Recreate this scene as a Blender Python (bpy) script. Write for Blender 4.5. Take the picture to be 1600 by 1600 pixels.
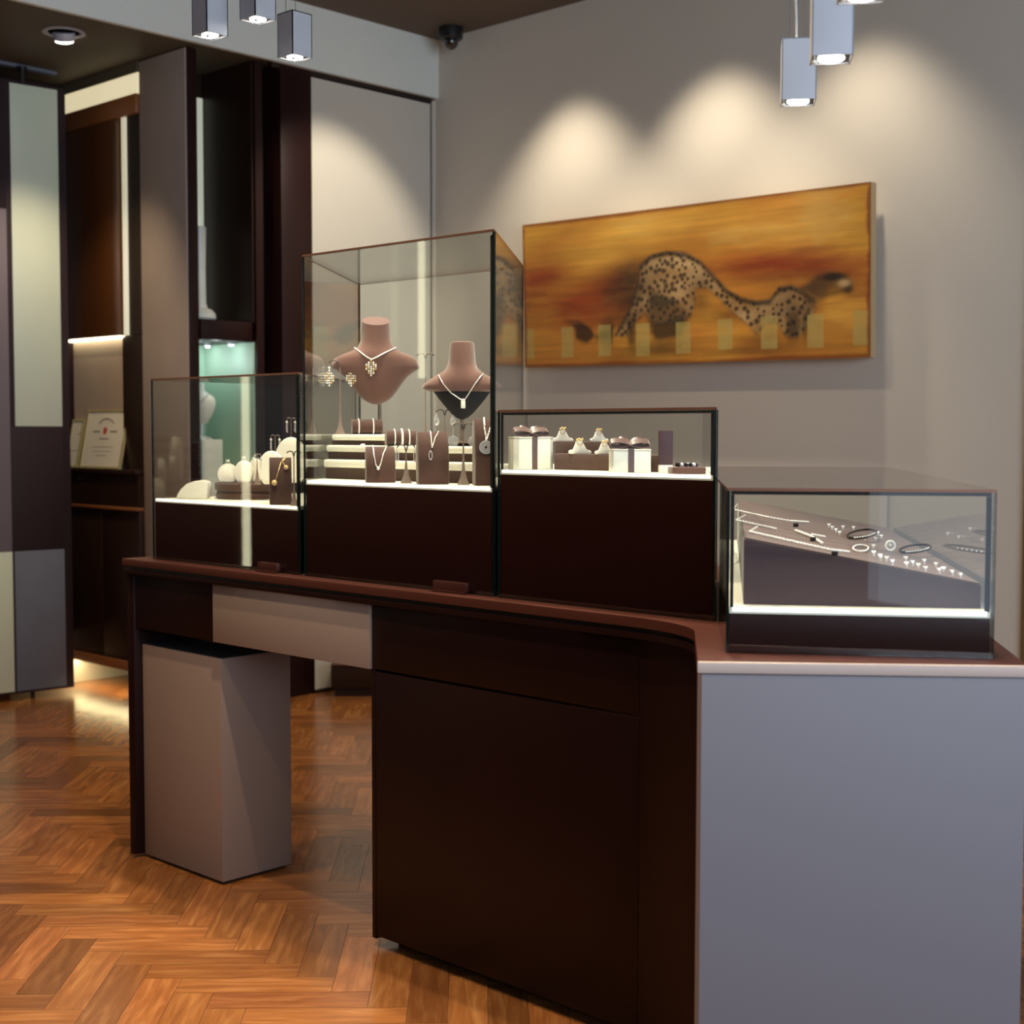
import bpy, bmesh, math, random
from mathutils import Vector, Matrix
import numpy as np
random.seed(7); rng = np.random.default_rng(5)
for o in list(bpy.data.objects): bpy.data.objects.remove(o)
scn = bpy.context.scene; COL = scn.collection
R = math.radians; PI = math.pi
def lin(c):
    return tuple(((v/255)/12.92 if v/255 <= .04045 else ((v/255+.055)/1.055)**2.4) for v in c)+(1.,)

# ------------------------------------------------------------------ camera
FPX, YAW, PITCH, ROLL, HC = 2234.55, 0.761081691, 0.0554246864, 0.00138570363, 1.5
fw = Vector((math.cos(YAW)*math.cos(PITCH), math.sin(YAW)*math.cos(PITCH), -math.sin(PITCH)))
r0 = Vector((math.sin(YAW), -math.cos(YAW), 0)); u0 = r0.cross(fw)
rt = math.cos(ROLL)*r0 + math.sin(ROLL)*u0; up = -math.sin(ROLL)*r0 + math.cos(ROLL)*u0
CAM = Vector((0, 0, HC))
cd = bpy.data.cameras.new('camera'); cam = bpy.data.objects.new('camera', cd); COL.objects.link(cam)
cd.sensor_width = 36; cd.lens = FPX/1600*36; cd.clip_start = .05
cam.matrix_world = Matrix(((rt.x, up.x, -fw.x, 0), (rt.y, up.y, -fw.y, 0), (rt.z, up.z, -fw.z, HC), (0, 0, 0, 1)))
cd.dof.use_dof = True; cd.dof.focus_distance = 3.9; cd.dof.aperture_fstop = 4.0
scn.camera = cam
# where a line of sight meets a plane of the room (used to measure positions)
def sight(px, py): return fw + (px-800)/FPX*rt - (py-800)/FPX*up
def onX(px, py, x): d = sight(px, py); return CAM + d*(x/d.x)
def onY(px, py, y): d = sight(px, py); return CAM + d*(y/d.y)
def onZ(px, py, z): d = sight(px, py); return CAM + d*((z-HC)/d.z)
def onP(px, py, p0, n): d = sight(px, py); return CAM + d*((Vector(p0)-CAM).dot(n)/d.dot(n))

# ------------------------------------------------------------------ light and exposure
vs = scn.view_settings
scn.display_settings.display_device = 'sRGB'
vs.view_transform = 'Standard'; vs.look = 'None'; vs.gamma = 1; vs.use_curve_mapping = False; vs.exposure = 0.0
w = bpy.data.worlds.new('world'); scn.world = w; w.use_nodes = True
w.node_tree.nodes['Background'].inputs[0].default_value = (.55, .68, .9, 1); w.node_tree.nodes['Background'].inputs[1].default_value = .6
WARM = (1, .80, .55); NEUT = (1, .88, .70); COOL = (.68, .82, 1)
def light(kind, name, loc, energy, color, target=None, size=.05, angle=90, blend=.5, size_y=None):
    l = bpy.data.lights.new(name, kind); o = bpy.data.objects.new(name, l); COL.objects.link(o)
    o.location = loc; l.energy = energy; l.color = color
    if kind == 'SPOT': l.spot_size = R(angle); l.spot_blend = blend; l.shadow_soft_size = size
    if kind == 'POINT': l.shadow_soft_size = size
    if kind == 'AREA':
        l.size = size
        if size_y: l.shape = 'RECTANGLE'; l.size_y = size_y
    if target is not None:
        o.rotation_euler = (Vector(target)-Vector(loc)).to_track_quat('-Z', 'Y').to_euler()
    return o
# daylight through the shop window behind the camera
light('AREA', 'window_daylight', (1.0, -2.45, 2.45), 235, COOL, (1.0, 3, 2.45), 6.0, size_y=1.6)
light('AREA', 'street_daylight', (1.0, -2.45, 1.05), 16, COOL, (1.0, 3, 1.05), 6.0, size_y=1.1)
# ceiling wall washers over the painting
for yy, e in ((5.32, 100), (4.33, 100), (3.50, 74)):
    light('SPOT', 'wall_washer', (5.60, yy, 3.84), e, NEUT, (5.74, yy, 2.0), .05, 84, .75)
light('SPOT', 'panel_spot', (4.85, 5.1, 3.84), 130, NEUT, (5.30, 6.45, 2.45), .03, 48, .6)
# ceiling downlights above the counter and the floor
for p, e, c, a in (((2.02, 2.7, 3.84), 230, WARM, 100), ((3.0, 3.1, 3.84), 450, NEUT, 50), ((2.9, 2.2, 3.84), 260, NEUT, 66), ((1.2, 4.3, 3.84), 170, WARM, 105),
                   ((1.0, 1.9, 3.84), 90, WARM, 105), ((3.4, 5.3, 3.84), 120, WARM, 100), ((4.6, 4.2, 3.84), 60, WARM, 100)):
    light('SPOT', 'ceiling_downlight', p, e, c, (p[0], p[1], 0), .04, a, .6)

# ------------------------------------------------------------------ materials
def newmat(name):
    m = bpy.data.materials.new(name); m.use_nodes = True
    return m, m.node_tree, m.node_tree.nodes['Principled BSDF']
def pbr(name, rgb, rough=.5, metal=0, spec=.5, bump=0, bscale=200, var=0, vscale=3, coat=0, sheen=0, stretch=None, linear=False):
    m, nt, b = newmat(name); c = rgb+(1,) if linear else lin(rgb)
    b.inputs['Base Color'].default_value = c
    b.inputs['Roughness'].default_value = rough; b.inputs['Metallic'].default_value = metal
    b.inputs['Specular IOR Level'].default_value = spec; b.inputs['Coat Weight'].default_value = coat
    b.inputs['Sheen Weight'].default_value = sheen
    tc = nt.nodes.new('ShaderNodeTexCoord'); mp = nt.nodes.new('ShaderNodeMapping'); nt.links.new(tc.outputs['Object'], mp.inputs[0])
    if stretch: mp.inputs['Scale'].default_value = stretch
    n = nt.nodes.new('ShaderNodeTexNoise'); n.inputs['Scale'].default_value = vscale; n.inputs['Detail'].default_value = 6
    nt.links.new(mp.outputs[0], n.inputs['Vector'])
    v = max(var, .02)
    mix = nt.nodes.new('ShaderNodeMix'); mix.data_type = 'RGBA'
    mix.inputs[6].default_value = tuple(x*(1-v) for x in c[:3])+(1,); mix.inputs[7].default_value = tuple(min(1, x*(1+v)) for x in c[:3])+(1,)
    nt.links.new(n.outputs['Fac'], mix.inputs[0]); nt.links.new(mix.outputs[2], b.inputs['Base Color'])
    if bump:
        n2 = nt.nodes.new('ShaderNodeTexNoise'); n2.inputs['Scale'].default_value = bscale; n2.inputs['Detail'].default_value = 3
        nt.links.new(mp.outputs[0], n2.inputs['Vector'])
        bp = nt.nodes.new('ShaderNodeBump'); bp.inputs['Strength'].default_value = bump; bp.inputs['Distance'].default_value = .002
        nt.links.new(n2.outputs['Fac'], bp.inputs['Height']); nt.links.new(bp.outputs[0], b.inputs['Normal'])
    return m
def emis(name, rgb, s):
    m, nt, b = newmat(name); b.inputs['Base Color'].default_value = (.8, .8, .8, 1)
    b.inputs['Emission Color'].default_value = rgb+(1,); b.inputs['Emission Strength'].default_value = s
    return m
def glassmat(name, tint=(.97, .985, .975), base=.04, gl=.95):
    m = bpy.data.materials.new(name); m.use_nodes = True; nt = m.node_tree; nt.nodes.clear(); N = nt.nodes.new; L = nt.links.new
    out = N('ShaderNodeOutputMaterial'); mx = N('ShaderNodeMixShader'); tr = N('ShaderNodeBsdfTransparent'); g = N('ShaderNodeBsdfGlossy')
    tr.inputs[0].default_value = tint+(1,); g.inputs['Roughness'].default_value = .0; g.inputs[0].default_value = (gl, gl, gl, 1)
    lw = N('ShaderNodeLayerWeight'); lw.inputs[0].default_value = .5
    p = N('ShaderNodeMath'); p.operation = 'POWER'; p.inputs[1].default_value = 5; L(lw.outputs['Facing'], p.inputs[0])
    ma = N('ShaderNodeMath'); ma.operation = 'MULTIPLY_ADD'; ma.inputs[1].default_value = 1-base; ma.inputs[2].default_value = base; L(p.outputs[0], ma.inputs[0])
    L(ma.outputs[0], mx.inputs[0]); L(tr.outputs[0], mx.inputs[1]); L(g.outputs[0], mx.inputs[2]); L(mx.outputs[0], out.inputs[0])
    return m
M = dict(
 armmetal=pbr('dark_bronze_arm', (92, 80, 74), .45, .3), glassback=glassmat('back_glass', base=.008, gl=.5),
 wall=pbr('wall_paint', (216, 207, 192), .75, bump=.15, bscale=180), upper=pbr('bulkhead_paint', (234, 238, 228), .7),
 ceil=pbr('dark_ceiling_paint', (98, 84, 72), .8), ceil2=pbr('recess_ceiling_paint', (92, 82, 62), .6),
 counter=pbr('dark_lacquered_veneer', (26, 6, 5), .45, spec=.22, var=.15, vscale=6, stretch=(1, 1, .15)),
 top=pbr('reddish_brown_counter_wood', (74, 38, 29), .42, spec=.3, var=.2, vscale=30, stretch=(1, .06, 1)),
 taupe=pbr('taupe_lacquer', (144, 126, 114), .5), mauve=pbr('warm_grey_lacquer', (138, 116, 104), .55),
 greyfront=pbr('grey_lacquer_front', (118, 115, 120), .55), pink=pbr('pale_pink_edge', (186, 168, 158), .5),
 base=pbr('brown_case_plinth', (40, 13, 9), .4, spec=.2), white=pbr('white_acrylic', (238, 236, 222), .35),
 traysuede=pbr('dusky_brown_suede', (96, 74, 66), .95, bump=.5, bscale=600, sheen=.2), suede=pbr('brown_suede', (108, 74, 64), .95, bump=.5, bscale=600, var=.12, vscale=8, sheen=.4), darksuede=pbr('dark_brown_suede', (72, 45, 37), .95, bump=.4, bscale=600, sheen=.3),
 black=pbr('black_velvet', (26, 22, 26), .9), cream=pbr('cream_leather', (240, 236, 222), .5, bump=.2, bscale=400),
 silver=pbr('polished_silver', (240, 236, 230), .3, .45), gold=pbr('pale_gold', (240, 205, 140), .25, .5), steel=pbr('brushed_bronze_stem', (134, 116, 104), .5, .3),
 gem=pbr('diamond_pave', (252, 250, 246), .12, .2), pearl=pbr('golden_pearl', (240, 205, 140), .2, coat=1), dark=pbr('dark_brown_plastic', (38, 26, 22), .4),
 ribbon=pbr('brown_satin_ribbon', (84, 52, 46), .3, sheen=.5), purple=pbr('aubergine_leather', (66, 38, 46), .6),
 alu=pbr('anodised_aluminium', (186, 188, 194), .5, .15), glassedge=pbr('dark_green_glass_edge', (14, 26, 22), .15), edgereflect=pbr('glass_edge_copper_reflection', (120, 82, 64), .25, .3),
 pillar=pbr('dark_plum_laminate', (36, 13, 12), .45, spec=.3), fin=pbr('taupe_leather_panel', (168, 150, 138), .55, var=.1, vscale=4, bump=.3, bscale=80),
 cab=pbr('dark_cabinet_veneer', (46, 28, 18), .4, spec=.3), gloss=pbr('glossy_brown_door', (98, 58, 30), .22, coat=.5), orange=pbr('orange_brown_rail', (150, 92, 50), .4),
 mint=pbr('pale_mint_panel', (222, 230, 206), .4), slate=pbr('slate_blue_fabric', (112, 116, 130), .8, var=.12, vscale=6), plum=pbr('plum_fabric', (40, 20, 26), .7),
 mauvefab=pbr('mauve_fabric', (122, 112, 120), .8), green=pbr('sea_green_panel', (176, 206, 180), .5), paper=pbr('certificate_paper', (232, 222, 200), .8),
 goldframe=pbr('pale_gold_frame', (214, 196, 140), .35, .4), ink=pbr('grey_ink', (150, 138, 124), .8), red=pbr('red_seal', (200, 84, 70), .6), nichewall=pbr('pale_suede_wall', (186, 164, 142), .85, var=.15, vscale=5),
 porcelain=pbr('white_porcelain', (214, 216, 206), .3, var=.1, vscale=9), darkmetal=pbr('dark_camera_plastic', (34, 32, 34), .35), pale=pbr('pale_back_panel', (212, 206, 192), .3),
 led=emis('warm_led', (1, .86, .52), 7), ledsoft=emis('warm_led_soft', (1, .86, .50), .62), stripglow=emis('strip_painted_glow', (.80, .84, .50), .3), ledstrip=emis('vertical_led', (1, .93, .6), 5), lamp=emis('lamp_lens', (1, .95, .86), 14), deckled=emis('case_light_strip', (1, .97, .86), 1.6),
 puck=emis('puck_lens', (.86, .95, 1), 22), cord=pbr('white_cord', (190, 188, 184), .5), wire=pbr('steel_wire', (150, 150, 150), .3, 1), trim=pbr('bronze_trim', (120, 96, 66), .45),
 glass=glassmat('clear_glass'), brass=pbr('bronze_lock', (70, 34, 26), .4, .3), edgestrip=pbr('tan_edge_strip', (104, 74, 56), .5), earth=pbr('canvas_edge', (196, 168, 128), .7))
# oak herringbone
def oak():
    m, nt, b = newmat('oak_herringbone'); N = nt.nodes.new; L = nt.links.new
    uv = N('ShaderNodeUVMap'); uv.uv_map = 'grain'; at = N('ShaderNodeAttribute'); at.attribute_name = 'tone'
    mp = N('ShaderNodeMapping'); mp.inputs['Scale'].default_value = (3, 26, 1); L(uv.outputs[0], mp.inputs[0])
    n = N('ShaderNodeTexNoise'); n.inputs['Scale'].default_value = 1.6; n.inputs['Detail'].default_value = 8; n.inputs['Distortion'].default_value = .6; L(mp.outputs[0], n.inputs['Vector'])
    n2 = N('ShaderNodeTexNoise'); n2.inputs['Scale'].default_value = 5; n2.inputs['Detail'].default_value = 3; L(uv.outputs[0], n2.inputs['Vector'])
    cr = N('ShaderNodeValToRGB'); e = cr.color_ramp.elements; e[0].position = .12; e[0].color = lin((110, 64, 32)); e[1].position = .78; e[1].color = lin((170, 116, 68))
    k = e.new(.5); k.color = lin((142, 88, 46)); L(n.outputs['Fac'], cr.inputs[0])
    mx = N('ShaderNodeMix'); mx.data_type = 'RGBA'; mx.blend_type = 'MULTIPLY'; mx.inputs[0].default_value = 1
    L(cr.outputs[0], mx.inputs[6]); L(at.outputs['Color'], mx.inputs[7]); L(mx.outputs[2], b.inputs['Base Color'])
    rr = N('ShaderNodeMapRange'); rr.inputs['To Min'].default_value = .15; rr.inputs['To Max'].default_value = .27; L(n2.outputs['Fac'], rr.inputs['Value']); L(rr.outputs[0], b.inputs['Roughness'])
    bp = N('ShaderNodeBump'); bp.inputs['Strength'].default_value = .12; bp.inputs['Distance'].default_value = .002; L(n.outputs['Fac'], bp.inputs['Height']); L(bp.outputs[0], b.inputs['Normal'])
    return m
M['oak'] = oak()
M['gap'] = pbr('dark_joint', (70, 34, 16), .6)
def vcol(name, attr, rough=.5):
    m, nt, b = newmat(name); a = nt.nodes.new('ShaderNodeAttribute'); a.attribute_name = attr
    nt.links.new(a.outputs['Color'], b.inputs['Base Color']); b.inputs['Roughness'].default_value = rough
    n = nt.nodes.new('ShaderNodeTexNoise'); n.inputs['Scale'].default_value = 160; bp = nt.nodes.new('ShaderNodeBump'); bp.inputs['Strength'].default_value = .25; bp.inputs['Distance'].default_value = .002
    nt.links.new(n.outputs['Fac'], bp.inputs['Height']); nt.links.new(bp.outputs[0], b.inputs['Normal'])
    return m
M['paint'] = vcol('painted_canvas', 'Col', .55)

# ------------------------------------------------------------------ mesh helpers
class B:
    def __init__(s): s.bm = bmesh.new()
    def box(s, a, b, bev=0, mat=0):
        lo = [min(a[i], b[i]) for i in range(3)]; hi = [max(a[i], b[i]) for i in range(3)]
        vv = [s.bm.verts.new((x, y, z)) for z in (lo[2], hi[2]) for x, y in ((lo[0], lo[1]), (hi[0], lo[1]), (hi[0], hi[1]), (lo[0], hi[1]))]
        fs = [s.bm.faces.new([vv[i] for i in q]) for q in ((3, 2, 1, 0), (4, 5, 6, 7), (0, 1, 5, 4), (1, 2, 6, 5), (2, 3, 7, 6), (3, 0, 4, 7))]
        for f in fs: f.material_index = mat
        if bev: bmesh.ops.bevel(s.bm, geom=list({e for f in fs for e in f.edges}), offset=bev, segments=2, profile=.5, affect='EDGES')
        return s
    def prism(s, pts, z0, z1, bev=0, mat=0, xf=None):
        n = len(pts); f = xf or (lambda p: p)
        lo = [s.bm.verts.new(f((p[0], p[1], z0))) for p in pts]; hi = [s.bm.verts.new(f((p[0], p[1], z1))) for p in pts]
        fs = [s.bm.faces.new(lo[::-1]), s.bm.faces.new(hi)]+[s.bm.faces.new((lo[i], lo[(i+1) % n], hi[(i+1) % n], hi[i])) for i in range(n)]
        for q in fs: q.material_index = mat
        if bev: bmesh.ops.bevel(s.bm, geom=list({e for q in fs[:2] for e in q.edges}), offset=bev, segments=2, profile=.5, affect='EDGES')
        return s
    def rings(s, rs, cap=True, close=False):
        rows = [[s.bm.verts.new(p) for p in r] for r in rs]; n = len(rows[0])
        for i in range(len(rows)-1):
            for j in range(n): s.bm.faces.new((rows[i][j], rows[i][(j+1) % n], rows[i+1][(j+1) % n], rows[i+1][j]))
        if cap: s.bm.faces.new(rows[0][::-1]); s.bm.faces.new(rows[-1])
        if close:
            for j in range(n): s.bm.faces.new((rows[-1][j], rows[-1][(j+1) % n], rows[0][(j+1) % n], rows[0][j]))
        return s
    def lathe(s, prof, c=(0, 0, 0), n=24):
        return s.rings([[(c[0]+r*math.cos(2*PI*k/n), c[1]+r*math.sin(2*PI*k/n), c[2]+z) for k in range(n)] for r, z in prof])
    def tube(s, pts, r, n=8, closed=False):
        P = [Vector(p) for p in pts]; out = []; m = len(P); ref = None
        for i in range(m):
            a = P[(i-1) % m] if (closed or i > 0) else P[i]; b = P[(i+1) % m] if (closed or i < m-1) else P[i]
            t = (b-a).normalized()
            if ref is None: ref = Vector((0, 0, 1)) if abs(t.z) < .9 else Vector((1, 0, 0))
            x = t.cross(ref).normalized(); y = x.cross(t).normalized(); ref = y
            rr = r[i] if isinstance(r, (list, tuple)) else r
            out.append([P[i]+x*rr*math.cos(2*PI*k/n)+y*rr*math.sin(2*PI*k/n) for k in range(n)])
        return s.rings(out, cap=not closed, close=closed)
    def ball(s, c, r, seg=8, sq=(1, 1, 1)):
        q = bmesh.ops.create_uvsphere(s.bm, u_segments=seg, v_segments=max(4, seg*3//4), radius=1)
        for v in q['verts']: v.co = Vector((c[0]+v.co.x*r*sq[0], c[1]+v.co.y*r*sq[1], c[2]+v.co.z*r*sq[2]))
        return s
    def gem(s, c, r):
        q = bmesh.ops.create_icosphere(s.bm, subdivisions=1, radius=r)
        for v in q['verts']: v.co += Vector(c)
        return s
    def build(s, name, mats, parent=None, smooth=True, ang=35):
        me = bpy.data.meshes.new(name); bmesh.ops.recalc_face_normals(s.bm, faces=s.bm.faces); s.bm.to_mesh(me); s.bm.free()
        if not isinstance(mats, (list, tuple)): mats = [mats]
        for x in mats: me.materials.append(M[x] if isinstance(x, str) else x)
        if smooth:
            me.polygons.foreach_set('use_smooth', [True]*len(me.polygons)); me.set_sharp_from_angle(angle=R(ang))
        o = bpy.data.objects.new(name, me); COL.objects.link(o)
        if parent: o.parent = parent
        return o
def tag(o, label, cat, group=None, kind=None):
    o['label'] = label; o['category'] = cat
    if group: o['group'] = group
    if kind: o['kind'] = kind
    return o
def thing(name, label, cat, loc=(0, 0, 0), rz=0, group=None):
    o = bpy.data.objects.new(name, None); COL.objects.link(o); o.empty_display_size = .05; o.location = loc; o.rotation_euler = (0, 0, rz)
    return tag(o, label, cat, group)
def struct(o, label=None, cat='structure'):
    o['kind'] = 'structure'; o['label'] = label or o.name.replace('_', ' '); o['category'] = cat; return o
def copy(o, label=None, loc=None, rz=None):
    c = o.copy(); COL.objects.link(c)
    if label: c['label'] = label
    if loc is not None: c.location = loc
    if rz is not None: c.rotation_euler = (0, 0, rz)
    for ch in o.children:
        d = copy(ch); d.parent = c
    return c
FACE = YAW-PI/2       # local -Y looks at the camera side of the shop
FRONT = -PI/2         # local -Y looks along world -X (front of the counter)
def relabel(o, s): o['label'] = s

# ------------------------------------------------------------------ room shell
XR, YB, ZC, ZL = 6.088, 6.45, 3.88, 3.535
X0, Y0, YF = -3.0, -2.6, 7.80
# floor: herringbone planks
def floor():
    b = B(); bm = b.bm; L_, W_ = .42, .105; tone = {}; k = int(L_/W_)
    uvl = bm.loops.layers.uv.new('grain'); cl = bm.loops.layers.float_color.new('tone')
    A = Matrix.Rotation(R(-45), 2)
    g = .0007
    for i in range(-110, 110):
        for j in range(-30, 30):
            for hv in (0, 1):
                # herringbone lattice: unit (W,W) diagonal shift plus 2L jumps
                ox, oy = i*W_ + 0, -i*W_ + 0
                ox2, oy2 = ox + j*2*L_, oy
                if hv == 0: x0, y0, x1, y1 = ox2, oy2, ox2+L_, oy2+W_
                else: x0, y0, x1, y1 = ox2+L_, oy2, ox2+L_+W_, oy2+L_
                cx, cy = (x0+x1)/2, (y0+y1)/2; c = A @ Vector((cx, cy)); c += Vector((1.5, 2.5))
                if not (X0-.3 < c.x < XR+.3 and Y0-.3 < c.y < YF+1.0): continue
                q = [A @ Vector(p)+Vector((1.5, 2.5)) for p in ((x0+g, y0+g), (x1-g, y0+g), (x1-g, y1-g), (x0+g, y1-g))]
                f = bm.faces.new([bm.verts.new((p.x, p.y, 0)) for p in q])
                t = random.choice((.58, .78, .95, 1, 1.05, 1.14, .86, .7)); col = (t, t*random.uniform(.94, 1.02), t*random.uniform(.88, 1.02), 1)
                off = random.uniform(0, 50); uvs = [(0, 0), (x1-x0, 0), (x1-x0, y1-y0), (0, y1-y0)]
                for lp, (u, v) in zip(f.loops, uvs):
                    if hv: u, v = v, u
                    lp[uvl].uv = (u+off, v+off*.7); lp[cl] = col
    for pt, no in (((X0, 0, 0), (-1, 0, 0)), ((XR+.1, 0, 0), (1, 0, 0)), ((0, Y0, 0), (0, -1, 0)), ((0, YF, 0), (0, 1, 0))):
        bmesh.ops.bisect_plane(bm, geom=bm.verts[:]+bm.edges[:]+bm.faces[:], plane_co=pt, plane_no=no, clear_outer=True)
    for f in bm.faces: f.material_index = 0
    b.box((X0, Y0, -.05), (XR+.1, YF, -.0012), mat=1)
    return b.build('floor', ['oak', 'gap'], smooth=False)
struct(floor(), 'oak herringbone parquet floor')
struct(B().box((X0, Y0, ZC), (XR+.1, YB+.1, ZC+.08)).build('ceiling', 'ceil'), 'dark brown painted ceiling')
struct(B().box((X0, YB+.001, ZL), (XR+.1, YF, ZL+.06)).build('ceiling', 'ceil2'), 'lower olive brown ceiling of the recess behind the bulkhead')
struct(B().box((XR, Y0, 0), (XR+.1, YF, ZC)).build('wall_right', 'wall'), 'warm grey wall that carries the painting')
struct(B().box((X0, YF, 0), (XR, YF+.1, ZC)).build('wall_back', 'pillar'), 'dark panelled back wall of the recess')
struct(B().box((3.95, YF-.02, 0), (XR, YF-.0005, .30)).build('baseboard_back', 'wall'), 'tall pale skirting under the floating wall cabinet')
struct(B().box((X0-.1, Y0, 0), (X0, YF, ZC)).build('wall_left', 'pillar'), 'wall on the left of the shop')
struct(B().box((X0, YB-.03, ZL-.004), (XR, YB, ZC)).build('wall_upper', 'upper'), 'pale grey bulkhead under the ceiling')
# front wall with shop window
wx0, wx1, wz0, wz1 = -2.2, 4.3, .4, 3.3
wb = B(); wb.box((X0, Y0-.1, 0), (XR, Y0, wz0)); wb.box((X0, Y0-.1, wz1), (XR, Y0, ZC)); wb.box((X0, Y0-.1, wz0), (wx0, Y0, wz1)); wb.box((wx1, Y0-.1, wz0), (XR, Y0, wz1))
struct(wb.build('wall_front', 'cab'), 'front wall around the shop window')
wf = struct(B().box((wx0, Y0-.06, wz0), (wx0+.05, Y0, wz1)).box((wx1-.05, Y0-.06, wz0), (wx1, Y0, wz1)).box((1.0, Y0-.06, wz0), (1.06, Y0, wz1)).box((wx0, Y0-.06, wz0), (wx1, Y0, wz0+.05)).box((wx0, Y0-.06, wz1-.05), (wx1, Y0, wz1)).build('window_1', 'dark'), 'dark framed shop window')
B().box((wx0, Y0-.035, wz0), (wx1, Y0-.029, wz1)).build('window_pane', 'glass', wf)
struct(B().box((XR-.02, 2.52, 0), (XR, 2.69, ZC-.05)).build('trim_1', 'trim'), 'bronze vertical trim on the right wall')
struct(B().box((5.12, YB-.012, 0.0), (6.05, YB-.002, .022)).build('baseboard_back', 'cab'), 'thin dark skirting under the pale panel')
dr = struct(B().box((5.13, YB, .022), (6.045, YB+.03, 3.495)).build('door_1', 'pale'), 'pale glossy sliding panel beside the corner')
B().box((4.86, YB+.005, 3.505), (6.08, YB+.03, 3.533)).build('top_track', 'dark', dr)
B().box((6.052, YB+.01, 0), (6.062, YB+.03, 3.5)).build('edge_seam', 'dark', dr)
struct(B().box((6.062, YB+.0, 0), (XR, YB+.03, 3.52)).build('trim_2', 'wall'), 'narrow wall strip in the corner')
# dark pillar, side of the display bay
struct(B().box((4.915, YB, 0), (5.13, YB+.30, 3.533), bev=.002).build('trim_3', 'pillar'), 'dark plum panel between the display bay and the pale panel')
# downlight in the recess ceiling
dl = thing('recessed_downlight', 'adjustable downlight set in the dark recess ceiling at upper left', 'downlight', (3.79, 6.77, ZL))
B().lathe([(.105, -.0), (.108, -.004), (.095, -.009), (.082, -.006), (.080, .0)], n=32).build('trim_ring', 'alu', dl)
h = B().lathe([(.055, .0), (.057, -.03), (.05, -.042), (.044, -.04)], n=24).build('lamp_head', 'alu', dl); h.rotation_euler = (R(18), R(-14), 0)
q = B().lathe([(.047, -.043), (.042, -.050), (.024, -.055), (.001, -.056)], n=24).build('lens', 'lamp', h)
light('SPOT', 'downlight_beam', (3.79, 6.72, 3.44), 70, WARM, (3.86, 7.3, 1.2), .03, 80, .8)
# security camera
sc = thing('security_camera', 'black dome security camera on the ceiling in the corner', 'camera', (5.95, 6.17, ZC))
B().lathe([(.07, 0), (.072, -.012), (.07, -.062), (.062, -.07), (.001, -.07)], n=28).build('housing', 'darkmetal', sc)
B().lathe([(.045, -.069), (.046, -.085), (.040, -.105), (.026, -.122), (.001, -.130)], n=24).build('dome', pbr('smoked_dome', (30, 24, 24), .06, coat=1), sc)
B().box((-.082, -.02, -.05), (-.066, .02, -.03), bev=.003).build('conduit_cap', 'darkmetal', sc)

# ------------------------------------------------------------------ pendants
def pendant(cx, cy, zb, rz, label, group, e, cord=False):
    t = thing('pendant_lamp', label, 'pendant lamp', (cx, cy, zb), rz, group)
    a = .04; H = .145
    b = B(); b.box((-a, -a, .004), (-a+.003, a, H)); b.box((a-.003, -a, .004), (a, a, H)); b.box((-a, -a, .004), (a, -a+.003, H)); b.box((-a, a-.003, .004), (a, a, H)); b.box((-a, -a, H-.003), (a, a, H))
    b.build('housing', 'alu', t, smooth=False)
    B().box((-a+.003, -a+.003, .008), (a-.003, a-.003, .012)).build('bezel', 'darkmetal', t)
    B().lathe([(.001, .0), (.018, .001), (.0255, .004), (.0265, .0075), (.001, .0075)], n=20).build('lens', 'lamp', t)
    zt = ZC-zb
    if cord: B().tube([(-.005, 0, H), (-.006, 0, H+.06), (-.014, 0, H+.22), (-.012, 0, H+.5), (0, 0, zt)], .0028).build('power_cord', 'cord', t)
    B().tube([(.012, .01, H), (.012, .01, zt)], .0009, 5).build('suspension_wire', 'wire', t)
    B().tube([(-.02, .02, H), (-.02, .02, zt)], .0009, 5).build('suspension_wire', 'wire', t)
    B().tube([(-a+.006, -a+.004, .006), (-a+.006, -a+.004, -.006)], .001, 5).ball((-a+.006, -a+.004, -.009), .0048, 10).build('bead', 'white', t)
    l = light('SPOT', 'pendant_beam', (0, 0, -.012), e, NEUT, None, .02, 80, .7); l.parent = t
RC = math.atan2(-.818, .575)          # direction of the angled counter front
for cx, cy, zb, lab in ((2.935, 1.868, 2.272, 'square aluminium pendant lamp with white cord, lowest of the trio over the angled counter'), (2.525, 1.532, 2.236, 'square aluminium pendant lamp in the middle of the trio over the angled counter'), (2.19, 1.27, 2.232, 'square aluminium pendant lamp nearest the viewer, cut by the top edge of the photo')):
    pendant(cx, cy, zb, RC, lab, 'square pendant lamps at the right', 22, cord=('cord' in lab))
for cx, cy, zb, lab in ((2.66, 3.85, 2.742, 'square aluminium pendant lamp, leftmost of the trio at upper left'), (2.74, 3.708, 2.78, 'square aluminium pendant lamp, middle and highest of the trio at upper left'), (2.955, 3.80, 2.72, 'square aluminium pendant lamp, lowest of the trio at upper left, hanging before the bulkhead')):
    pendant(cx, cy, zb, 0, lab, 'square pendant lamps at upper left', 14)

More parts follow.
